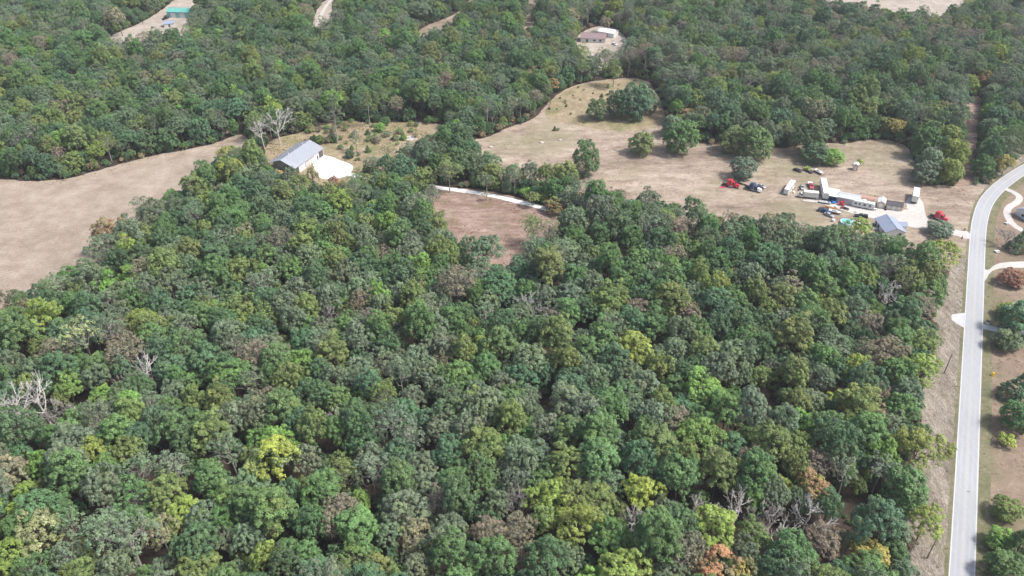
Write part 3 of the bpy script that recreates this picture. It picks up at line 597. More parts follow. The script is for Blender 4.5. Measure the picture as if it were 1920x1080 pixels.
# pool, deck and walkway
t = thing('swimming_pool', 'round turquoise above ground pool left of the house', 'pool', (147.25,303.47))
MB().tube([(0, 0, 0), (0, 0, 1.2)], 2.85, 32, False).build('pool_wall', m_liner, t)
wt = MB().disc(0, 0, 1.0, 2.82, 40).build('water', m_water, t)
rim_ = MB()
for k in range(40):
    a0, a1 = 2*pi*k/40, 2*pi*(k+1)/40
    rim_.quad((2.78*cos(a0), 2.78*sin(a0), 1.22), (3.0*cos(a0), 3.0*sin(a0), 1.22), (3.0*cos(a1), 3.0*sin(a1), 1.22), (2.78*cos(a1), 2.78*sin(a1), 1.22))
rim_.build('coping', m_whitep, t)
for k in range(10):
    a = 2*pi*k/10; MB().tube([(2.95*cos(a), 2.95*sin(a), 0), (2.95*cos(a), 2.95*sin(a), 1.2)], .07, 5).build('upright', m_whitep, t)
t = thing('pool_deck', 'white deck and ramp joining the pool to the house', 'deck', (151.87,303.93), -0.277)
for k in range(9): B(-2.4+k*.52, -2.4+k*.52+.5, -1.6, 1.6, 1.0, 1.06).build('plank', m_whitep, t)
for x in (-2.3, 0, 2.2):
    for y in (-1.5, 1.5): B(x-.06, x+.06, y-.06, y+.06, 0, 2.0).build('post', m_whitep, t)
for y in (-1.55, 1.55): B(-2.4, 2.3, y-.03, y+.03, 1.95, 2.02).build('rail', m_whitep, t)
for k in range(8): B(2.35+k*.9, 2.35+k*.9+.86, -.75, .75, .9-k*.04, .96-k*.04).build('ramp_plank', m_wood, t)
t = thing('house_porch', 'pale porch deck with dark chairs against the left house wall', 'porch', (158.43,300.74), 0)
B(-2.2, 2.2, -2.4, 2.4, .3, .42).build('deck', m_whitep, t)
for x, y in ((-2, -2.3), (-2, 2.3), (2, -2.3)): B(x-.06, x+.06, y-.06, y+.06, 0, 1.4).build('post', m_whitep, t)
for (px_, l) in (((157.57,300.29), 'left dark patio chair on the pale house porch'), ((158.50,300.29), 'right dark patio chair on the pale house porch')):
    c_ = thing('patio_chair', l, 'chair', px_, .4, 'patio chairs', .42)
    B(-.35, .35, -.35, .35, .4, .5).build('seat', m_black, c_); B(-.35, .35, .28, .36, .5, 1.1).build('backrest', m_black, c_)
    for x in (-.3, .3):
        for y in (-.3, .3): B(x-.03, x+.03, y-.03, y+.03, 0, .4).build('leg', m_black, c_)
# wooden pen beside shop
t = thing('wooden_pen', 'reddish wooden fenced pen between shop and tan garden shed', 'pen', (166.05,326.65), -0.385)
for y in (-2.2, 2.2):
    for k in range(2): B(-4.5, 4.5, y-.04, y+.04, .4+k*.45, .55+k*.45).build('rail', m_redwood, t)
for x in (-4.5, -1.5, 1.5, 4.5):
    for y in (-2.2, 2.2): B(x-.07, x+.07, y-.07, y+.07, 0, 1.15).build('post', m_redwood, t)
B(-4.4, 4.4, -2.1, 2.1, .05, .1).build('floor', m_redwood, t)
t = thing('chest_freezer', 'small white box inside the reddish wooden pen', 'freezer', (161.99,323.62), .1)
B(-.8, .8, -.4, .4, .1, .95).build('cabinet', m_whitep, t, .03); B(-.82, .82, -.42, .42, .96, 1.04).build('lid', m_whitep, t, .02)
t = thing('tarp', 'red tarp spread on the grass beside the red semi tractor', 'tarp', (100.46,337.59), .2)
vs = [(-2+i*.8, -.7+j*.35, .06+.08*rnd.random()) for j in range(5) for i in range(6)]
MB().add(vs, [(j*6+i, j*6+i+1, j*6+i+7, j*6+i+6) for j in range(4) for i in range(5)]).build('sheet', m_fadedred, t)
for (p, l) in (((141.91,305.78), 'white round water tank between dark trees and pool'), ((147.02,311.88), 'small white drum near the white boat by the pool')):
    t = thing('water_drum', l, 'drum', p, 0); r = .75 if 'tank' in l else .45
    MB().tube([(0, 0, 0), (0, 0, 1.0), (0, 0, 1.15)], [r, r, r*.7], 14).build('drum', m_whitep, t); MB().disc(0, 0, 1.16, r*.3, 10).build('lid', m_cloth, t)

# mailbox, yellow slide, poles, culvert marks, picnic bench in the right yard
t = thing('mailbox', 'black mailbox with a pale stone planter by the drive', 'mailbox', (174.25,232.01), .5)
B(-.1, .1, -.1, .1, 0, 1.0).build('post', m_wood, t)
MB().prof([(-.35, 1.0), (.35, 1.0), (.35, 1.25), (.2, 1.42), (-.2, 1.42), (-.35, 1.25)], -.5, .5).build('box', m_mail, t); MB().taper(-.6, .6, -.6, .6, 0, .4, .1, .1).build('planter', m_cream, t)
t = thing('yellow_slide', 'bright yellow plastic toy slide on the yard right of the road', 'slide', (162.11,203.28), .8)
MB().prof([(-.7, 0), (-.5, 0), (.15, 1.0), (.7, .95), (.7, 1.1), (.05, 1.15)], -.35, .35).build('chute', m_yellow, t)
for y in (-.3, .3): B(.6, .72, y-.06, y+.06, 0, 1.5).build('upright', m_yellow, t)
for k in range(3): B(.72, .85, -.3, .3, .2+k*.3, .28+k*.3).build('step', m_yellow, t)
def pole(label, loc, h, lean):
    t = thing('utility_pole', label, 'pole', loc, 0, 'utility poles')
    MB().tube([(0, 0, 0), (lean, 0, h)], [.17, .11], 8).build('shaft', m_pole, t)
    B(lean-.06, lean+.06, -.9, .9, h-.6, h-.48).build('crossarm', m_pole, t)
    for y in (-.8, .8): MB().tube([(lean, y, h-.48), (lean, y, h-.3)], .05, 6).build('insulator', m_cloth, t)
pole('wooden utility pole in the verge at the bottom right', (109.43,131.15), 8.5, .1)
pole('wooden utility pole in the verge below the concrete stub', (146.34,204.63), 8.5, .05)
pole('wooden utility pole standing on the far dirt lot', (-269.47,588.05), 9, .2)
for (p, l) in (((196.12,297.60), 'dark gate post on the far side of the yard drive mouth'), ((191.95,291.01), 'pale gate post on the near side of the yard drive mouth')):
    t = thing('gate_post', l, 'post', p, 0, 'gate posts'); B(-.15, .15, -.15, .15, 0, 1.3).build('post', m_pole, t); B(-.2, .2, -.2, .2, 1.3, 1.38).build('cap', m_pole, t)
for (p, l) in (((217.59,303.47), 'white picnic table on yellow grass inside the loop drive'), ((201.76,280.49), 'white garden bench under the bare tree near the side drive')):
    t = thing('picnic_table', l, 'table', p, .3); B(-.9, .9, -.4, .4, .7, .76).build('tabletop', m_whitep, t)
    for y in (-.7, .7): B(-.9, .9, y-.13, y+.13, .42, .47).build('seat', m_whitep, t)
    for x in (-.6, .6): B(x-.05, x+.05, -.6, .6, 0, .69).build('leg', m_whitep, t)
for (p, r, l) in (((25.33,389.83), .9, 'pale stone slab lying in the middle of the pasture'), ((15.38,386.55), 1.1, 'pale boulder lying right of the stone slab in the pasture'), ((-81.43,371.36), 1.2, 'white boulder on bare ground right of the garage'), ((40.28,474.33), .8, 'pale boulder at the far edge of the pasture'), ((102.32,380.74), 1.1, 'white boulder at the tree line above the dark round trees'), ((-11.08,381.38), 1.0, 'grey boulder at the left side of the pasture')):
    t = MB(); n_ = 10
    rings = [(0, 1.0), (.35, 1.05), (.6, .75), (.72, .2)]
    vs = [(r*q*cos(2*pi*k/n_)*rnd.uniform(.8, 1.2), .7*r*q*sin(2*pi*k/n_)*rnd.uniform(.8, 1.2), r*z_) for (z_, q) in rings for k in range(n_)]
    fs = [(i*n_+k, i*n_+(k+1) % n_, (i+1)*n_+(k+1) % n_, (i+1)*n_+k) for i in range(3) for k in range(n_)]+[tuple(3*n_+k for k in range(n_))]
    o = t.add(vs, fs).build('boulder', mat('pale_stone', (.52, .48, .44), .9, var=.2), None); o.location = (p[0], p[1], 0); tag(o, l, 'boulder', 'boulders in the pasture')

def pallet(p, a, l):
    t = thing('pallet', l, 'pallet', p, a, 'wooden pallets')
    for k in range(5): B(-.55, .55, -.5+k*.23, -.5+k*.23+.16, .12, .15).build('slat', m_wood, t)
    for y in (-.45, 0, .4): B(-.55, .55, y-.05, y+.05, 0, .12).build('runner', m_wood, t)
for p, a, l in (((142.10,325.13), .3, 'wooden pallet lying between box truck and long trailer'), ((139.59,322.61), .9, 'wooden pallet lying below the cream box truck'), ((154.38,313.79), .1, 'wooden pallet on gravel above the black pickup'), ((178.84,316.69), .6, 'wooden pallet at the corner of the gravel pad')): pallet(p, a, l)
def tyres(p, n, l):
    t = thing('tyre_stack', l, 'tyres', p, 0, 'tyre stacks')
    for k in range(n): MB().tube([(.05*k, 0, .02+k*.26), (.05*k, 0, .25+k*.26)], .48, 14).build('tyre', m_tyre, t)
tyres((134.96,334.41), 2, 'tyre stack left of the cream box truck cab'); tyres((143.04,329.72), 3, 'tyre stack between box truck and long white trailer'); tyres((168.80,315.72), 2, 'tyre stack between garden shed and dark roofed cabin')
def crate(p, a, m_, l):
    t = thing('crate', l, 'crate', p, a, 'crates in the yard'); B(-.5, .5, -.4, .4, 0, .75).build('box', m_, t); B(-.52, .52, -.42, .42, .752, .8).build('lid', m_whitep, t)
crate((141.18,326.14), .2, m_whitep, 'white crate beside the long trailer wheels'); crate((147.18,318.16), .5, m_cream, 'cream crate between log trailer and shop'); crate((163.98,315.72), .2, m_wood, 'wooden crate behind the travel trailer hitch'); crate((131.95,331.79), .7, m_cream, 'cream crate right of the motorhome')

# ================================================================ trees
NPR = np.random.default_rng(11)
def nrm(a): return a/np.maximum(np.linalg.norm(a, axis=-1, keepdims=True), 1e-9)

def leaf_mat():
    m = bpy.data.materials.new('leaves'); m.use_nodes = True; t = m.node_tree; L = t.links.new; N = t.nodes.new
    p = t.nodes['Principled BSDF']; out = t.nodes['Material Output']
    a = N('ShaderNodeAttribute'); a.attribute_type = 'INSTANCER'; a.attribute_name = 'tint'
    v = N('ShaderNodeAttribute'); v.attribute_type = 'GEOMETRY'; v.attribute_name = 'lv'
    r = N('ShaderNodeMapRange'); r.inputs[3].default_value = .80; r.inputs[4].default_value = 2.4; L(v.outputs['Fac'], r.inputs[0])
    sc = N('ShaderNodeVectorMath'); sc.operation = 'SCALE'; L(a.outputs['Vector'], sc.inputs[0]); L(r.outputs[0], sc.inputs['Scale'])
    # whole clumps that turn yellower than the rest of their crown
    a2 = N('ShaderNodeAttribute'); a2.attribute_type = 'INSTANCER'; a2.attribute_name = 'tint_two'
    c2 = N('ShaderNodeVectorMath'); c2.operation = 'SCALE'; L(a2.outputs['Vector'], c2.inputs[0]); L(r.outputs[0], c2.inputs['Scale'])
    h = N('ShaderNodeAttribute'); h.attribute_type = 'GEOMETRY'; h.attribute_name = 'hv'
    mx = N('ShaderNodeMix'); mx.data_type = 'VECTOR'; L(h.outputs['Fac'], mx.inputs[0]); L(sc.outputs[0], mx.inputs[4]); L(c2.outputs[0], mx.inputs[5])
    L(mx.outputs[1], p.inputs['Base Color']); p.inputs['Roughness'].default_value = .5; p.inputs['Specular IOR Level'].default_value = .28
    tr = N('ShaderNodeBsdfTranslucent'); L(mx.outputs[1], tr.inputs[0]); ms = N('ShaderNodeMixShader'); ms.inputs[0].default_value = .20
    L(p.outputs[0], ms.inputs[1]); L(tr.outputs[0], ms.inputs[2]); L(ms.outputs[0], out.inputs[0])
    return m
M_leaf = leaf_mat()
M_bark = mat('bark', (.15, .125, .105), .9, var=.3, scale=3)
M_palebark = mat('pale_bark', (.34, .31, .28), .9, var=.25, scale=3)
M_dead = mat('dead_wood', (.52, .49, .46), .85, var=.25, scale=3)

def leaves_mesh(name, P, Nn, size, lv, hv, asp=.62):
    n = len(P)
    t = nrm(np.cross(Nn, NPR.normal(size=(n, 3)))); b = np.cross(Nn, t)
    L_ = size[:, None]*.5; W_ = L_*asp
    drop = Nn*(-L_*.35)
    V = np.empty((n, 4, 3)); V[:, 0] = P-t*L_+drop; V[:, 1] = P+b*W_; V[:, 2] = P+t*L_+drop; V[:, 3] = P-b*W_
    me = bpy.data.meshes.new(name)
    me.vertices.add(n*4); me.vertices.foreach_set('co', V.reshape(-1))
    me.loops.add(n*4); me.loops.foreach_set('vertex_index', np.arange(n*4, dtype=np.int32))
    me.polygons.add(n); me.polygons.foreach_set('loop_start', np.arange(0, n*4, 4, dtype=np.int32))
    try: me.polygons.foreach_set('loop_total', np.full(n, 4, dtype=np.int32))
    except Exception: pass
    for nm, arr in (('lv', lv), ('hv', hv)):
        at = me.attributes.new(nm, 'FLOAT', 'POINT'); at.data.foreach_set('value', np.repeat(arr, 4).astype(np.float32))
    me.update(calc_edges=True); me.validate()
    me.materials.append(M_leaf); return me

def clumps(lobes, crown_c, nsub, nleaf, rs, leaf, up=.5, cull=.72, asp=.62):
    """lobes: (k,4) centres+radius -> leaf positions, normals, sizes, values"""
    C = lobes[:, :3]; Rl = lobes[:, 3]
    subP = []; subD = []; subL = []
    for i in range(len(lobes)):
        k = max(4, int(nsub*(Rl[i]/Rl.mean())**2))
        outw = nrm((C[i]-crown_c)[None])[0]
        d = nrm(NPR.normal(size=(k, 3))+.75*outw+np.array([0, 0, up]))
        p = C[i]+d*Rl[i]*NPR.uniform(.7, 1.08, (k, 1))
        dist = np.linalg.norm(p[:, None]-C[None], axis=2)/Rl[None]; dist[:, i] = 9
        ok = dist.min(1) > cull
        subP.append(p[ok]); subD.append(d[ok]); subL += [i]*int(ok.sum())
    subP = np.concatenate(subP); subD = np.concatenate(subD); subL = np.array(subL); k = len(subP)
    lobev = NPR.uniform(0, 1, len(lobes)); lobeh = NPR.uniform(0, 1, len(lobes))**2
    subv = NPR.uniform(0, 1, k); subr = NPR.uniform(rs[0], rs[1], k)
    idx = np.repeat(np.arange(k), nleaf); n = len(idx)
    d2 = nrm(NPR.normal(size=(n, 3))*.85+.65*subD[idx]+np.array([0, 0, .8]))
    P = subP[idx]+d2*(subr[idx]*NPR.uniform(.72, 1.06, n))[:, None]
    Nn = nrm(d2*.9+np.array([0, 0, .22])+NPR.normal(size=(n, 3))*.30)
    sz = NPR.uniform(leaf[0], leaf[1], n)
    lv = np.clip(.38*lobev[subL[idx]]+.37*subv[idx]+.25*NPR.uniform(0, 1, n), 0, 1)
    hv = np.clip(lobeh[subL[idx]]*.8+.25*NPR.uniform(-1, 1, n), 0, 1)
    return P, Nn, sz, lv, hv

def limb(m, a, b, r0, r1, bend=.12, n=5, seg=4):
    a = np.array(a); b = np.array(b); L_ = np.linalg.norm(b-a); off = NPR.normal(size=3)*bend*L_; off[2] = -abs(off[2])*.6
    pts = [a+(b-a)*t+off*sin(pi*t) for t in np.linspace(0, 1, seg)]
    m.tube(pts, [r0+(r1-r0)*t for t in np.linspace(0, 1, seg)], n, False)
    return pts

def broad(seed, R=6.0, Hh=17.0, base=.34, lobes=28, nsub=11, nleaf=38, rs=(.62, 1.05), leaf=(.34, .54), flat=1.0, irregular=.22, ktr=(.55, .80), twigs=0, bark=None, low=.32):
    global NPR
    NPR = np.random.default_rng(seed)
    cz = Hh*(base+(1-base)*.42); Rz = (Hh-cz)*.98*flat
    cc = np.array([NPR.normal()*.4, NPR.normal()*.4, cz])
    ph = NPR.uniform(0, 6.28, 4); am = NPR.uniform(.3, 1, 4)
    Ls = []
    g = pi*(3-5**.5)
    for i in range(lobes):
        s_ = 1-(1+low)*(i+.5)/lobes; az = i*g+NPR.normal()*.25
        ce = (1-min(1, s_*s_))**.5
        f = 1+irregular*sum(am[k]*sin((k+1)*az+ph[k]) for k in range(3))/1.6+NPR.normal()*irregular*.35
        k_ = NPR.uniform(*ktr)
        rl = R*NPR.uniform(.25, .38)
        z = (s_*Rz if s_ > 0 else s_*Rz*.9)
        Ls.append([cc[0]+R*ce*cos(az)*f*k_, cc[1]+R*ce*sin(az)*f*k_, cc[2]+z*k_*(.95+.15*NPR.normal()), rl])
    Ls.append([cc[0], cc[1], cc[2]+.1*Rz, R*.34])
    Ls = np.array(Ls)
    P, Nn, sz, lv, hv = clumps(Ls, cc-np.array([0, 0, Rz*.4]), nsub, nleaf, rs, leaf)
    cr = leaves_mesh('crown', P, Nn, sz, lv, hv)
    m = MB(); fork = np.array([cc[0]*.5, cc[1]*.5, Hh*base*.95])
    m.tube([(0, 0, -.3), (0, 0, .4), tuple(fork*np.array([.6, .6, .55])), tuple(fork)], [.42, .30, .25, .22], 7, False)
    top = np.array([cc[0], cc[1], cz+Rz*.45]); limb(m, fork, top, .2, .06, .05)
    for i in range(0, len(Ls)-1, 1 if twigs else 2):
        a = fork+(top-fork)*NPR.uniform(0, .75); pts = limb(m, a, Ls[i, :3], .11, .035)
        for k in range(twigs):
            q = Ls[i, :3]+nrm(NPR.normal(size=3)+np.array([0, 0, .5]))*Ls[i, 3]*1.05; limb(m, pts[2], q, .045, .015, .1, 3, 3)
    tk = m.mesh('trunk'); tk.materials.append(bark or M_bark)
    return cr, tk

def bare(seed, R=4.5, Hh=15.0, depth=4, m_b=None, some_leaf=0):
    """leafless tree: trunk mesh and a crown of bare branches"""
    global NPR
    NPR = np.random.default_rng(seed)
    m = MB(); tr = MB(); tips = []
    fz = Hh*NPR.uniform(.28, .42)
    lean = NPR.normal(size=2)*.05*Hh
    tr.tube([(0, 0, -.3), (0, 0, .4), (lean[0]*.3, lean[1]*.3, fz*.6), (lean[0]*.5, lean[1]*.5, fz)], [.36, .27, .23, .2], 7, False)
    def grow(p, d, L_, r, lev):
        b = p+d*L_; pts = limb(m, p, b, max(r, .05), max(r*.66, .04), .07, 5 if lev < 2 else 3, 4 if lev < 2 else 3)
        if lev >= depth: tips.append(b); return
        n = NPR.integers(2, 4) if lev else 4
        for k in range(n):
            dd = nrm((d+NPR.normal(size=3)*(.42 if lev else .5)+np.array([0, 0, .16]))[None])[0]
            grow(b, dd, L_*NPR.uniform(.58, .82), r*.66, lev+1)
        if lev >= 1:
            for k in range(2):
                dd = nrm((d*.5+NPR.normal(size=3)*.7)[None])[0]; grow(pts[len(pts)//2], dd, L_*.5, r*.4, max(lev+2, depth-1))
    p0 = np.array([lean[0]*.5, lean[1]*.5, fz]); s = (Hh-fz)/2.6
    grow(p0, nrm(np.array([[lean[0]*.05, lean[1]*.05, 1.0]]))[0], s*.75, .25, 0)
    for k in range(3):
        a = NPR.uniform(0, 6.28); grow(p0*np.array([1, 1, NPR.uniform(.75, .98)]), nrm(np.array([[cos(a)*.8, sin(a)*.8, .75]]))[0], s*NPR.uniform(.7, 1.0), .18, 1)
    me = m.mesh('bare_crown'); me.materials.append(m_b or M_dead); tk = tr.mesh('trunk'); tk.materials.append(m_b or M_dead)
    return me, tk

def conifer(seed, R=3.0, Hh=9.0, dense=1.0, base=.06, leaf=(.3, .5), power=.8):
    global NPR
    NPR = np.random.default_rng(seed)
    Ls = []; n = int(46*dense)
    for i in range(n):
        t = (i+.5)/n; z = Hh*(base+(1-base)*t*.95); r = R*(1-t)**power+.15; az = i*2.4+NPR.normal()*.3
        k = NPR.uniform(.5, .85); Ls.append([r*k*cos(az), r*k*sin(az), z, max(.45, r*.42*NPR.uniform(.8, 1.2))])
    Ls = np.array(Ls)
    P, Nn, sz, lv, hv = clumps(Ls, np.array([0, 0, Hh*.3]), 9, 18, (.35, .6), leaf, .3)
    cr = leaves_mesh('crown', P, Nn, sz, lv, hv, .5)
    m = MB().tube([(0, 0, -.2), (0, 0, Hh*.5), (0, 0, Hh*.97)], [.2, .13, .03], 6, False)
    tk = m.mesh('trunk'); tk.materials.append(M_bark); return cr, tk

def pine(seed, R=3.6, Hh=20.0):
    """tall bare stem, thin layered crown at the top"""
    global NPR
    NPR = np.random.default_rng(seed)
    Ls = []; m = MB(); m.tube([(0, 0, -.3), (.1, 0, Hh*.3), (.2, .1, Hh*.7), (.2, .1, Hh*.96)], [.30, .24, .17, .05], 7, False)
    for i in range(26):
        t = (i+.5)/26; z = Hh*(.48+.5*t); r = R*(1-.75*t)*NPR.uniform(.6, 1.1); az = i*2.4+NPR.normal()*.4
        c = np.array([.2+r*cos(az), .1+r*sin(az), z+.3]); limb(m, (.2, .1, z-.4), c, .07, .02, .06, 4, 3); Ls.append([*c, NPR.uniform(.6, 1.0)])
    P, Nn, sz, lv, hv = clumps(np.array(Ls), np.array([0, 0, Hh*.5]), 6, 22, (.35, .6), (.3, .5), .6)
    cr = leaves_mesh('crown', P, Nn, sz, lv, hv, .45); tk = m.mesh('trunk'); tk.materials.append(M_palebark); return cr, tk

V = {}
V['oak'] = [broad(100+i, lobes=(24, 30, 27, 34)[i % 4], base=(.30, .36, .33)[i % 3], irregular=(.16, .26, .22, .3)[i % 4], Hh=(16.5, 17.5, 18.5)[i % 3], flat=(1, .9, 1.05)[i % 3]) for i in range(10)]
V['tall'] = [broad(200+i, R=5.0, Hh=19.5, lobes=26, base=.3, irregular=.2, flat=1.15) for i in range(4)]
V['plume'] = [broad(300+i, R=5.6, Hh=16.5, lobes=20, base=.36, irregular=.34, ktr=(.6, .98)) for i in range(4)]
V['sparse'] = [broad(400+i, R=5.6, Hh=16.5, lobes=24, base=.34, irregular=.3, nsub=10, nleaf=20, rs=(.55, .9), leaf=(.30, .46), twigs=2, bark=M_palebark) for i in range(4)]
V['thin'] = [broad(450+i, R=4.6, Hh=17.0, lobes=16, base=.42, irregular=.35, nsub=8, nleaf=15, rs=(.5, .8), leaf=(.3, .45), twigs=3, bark=M_palebark) for i in range(4)]
V['bare'] = [bare(500+i, Hh=(15, 13.5, 16)[i % 3]) for i in range(6)]
V['twig'] = [bare(540+i, Hh=13.5, depth=5, m_b=M_palebark) for i in range(3)]
V['cedar'] = [conifer(600+i, R=2.6, Hh=(7.5, 6)[i % 2]) for i in range(2)]
V['spruce'] = [conifer(620+i, R=4.2, Hh=13, dense=1.3, power=.9) for i in range(2)]
V['round'] = [broad(640+i, R=5.5, Hh=11.5, base=.08, lobes=40, irregular=.1, ktr=(.62, .8), nsub=11, low=.9) for i in range(3)]
V['pine'] = [pine(660+i) for i in range(3)]
V['shrub'] = [broad(700+i, R=2.2, Hh=3.6, base=.05, lobes=14, nsub=8, nleaf=16, rs=(.3, .5), leaf=(.25, .42), irregular=.3) for i in range(4)]
NOM = dict(oak=6.0, tall=5.0, plume=5.6, sparse=5.6, thin=4.6, bare=4.2, twig=4.2, cedar=2.6, spruce=4.2, round=5.5, pine=3.6, shrub=2.2)

TINT = dict(dark=(.078, .132, .066), grey=(.126, .170, .106), mid=(.100, .172, .068), blue=(.084, .150, .084), olive=(.138, .184, .068), yellow=(.185, .240, .066), lime=(.265, .330, .062), bright=(.145, .245, .068),
            pale=(.250, .270, .135), brown=(.168, .152, .112), pink=(.215, .176, .142), tan=(.245, .212, .132), orange=(.36, .215, .105), gold=(.33, .285, .09), red=(.25, .115, .088), rust=(.265, .170, .095), pine=(.112, .146, .104))
COLOUR = dict(dark='dark green', grey='grey green', mid='mid green', blue='blue green', olive='olive green', yellow='yellow green', lime='lime yellow', bright='bright green', pale='pale green', brown='grey brown', pink='pinkish brown',
              tan='tan', orange='orange', gold='golden', red='red', rust='rust brown', pine='grey green')
# kind of each colour: object name, category, group
KIND = {}
for k in ('dark', 'blue'): KIND[k] = ('dark_oak_tree', 'oak tree', 'dark green trees of the near wood')
for k in ('grey', 'mid'): KIND[k] = ('green_tree', 'green tree', 'grey and mid green trees of the near wood')
for k in ('olive', 'yellow', 'lime', 'bright', 'pale'): KIND[k] = ('yellowing_tree', 'yellowing tree', 'yellow green trees')
for k in ('brown', 'pink', 'tan', 'orange', 'gold', 'red', 'rust'): KIND[k] = ('autumn_tree', 'autumn tree', 'browning and autumn coloured trees')

RT = random.Random(77)
def jit(c, a=.14):
    f = RT.uniform(1-a, 1+a); return tuple(max(.01, v*f*RT.uniform(.94, 1.06)) for v in c)
TREES = []           # dict(x,y,r,h,var,i,tint,colour,label,name,cat)
def put(x, y, shape, colour, r, hk=1.0, label=None, name=None, cat=None, group=None, short=None):
    vs = V[shape]; i = RT.randrange(len(vs))
    TREES.append(dict(x=x, y=y, r=r, s=r/NOM[shape], hk=hk, shape=shape, i=i, rot=RT.uniform(0, 6.28), tint=jit(TINT[colour], .10), colour=colour, label=label, name=name, cat=cat, group=group, short=short))
    c = TREES[-1]['tint']
    if colour == 'red': TREES[-1]['tint2'] = jit(TINT['rust'], .1)
    elif colour in ('orange', 'gold', 'red', 'rust', 'tan', 'pink', 'lime', 'pale'): TREES[-1]['tint2'] = jit(TINT[RT.choice(('olive', 'yellow', 'grey'))], .1)
    else: TREES[-1]['tint2'] = (c[0]*RT.uniform(1.0, 1.28), c[1]*RT.uniform(.98, 1.15), c[2]*RT.uniform(.8, 1.0))
    return TREES[-1]

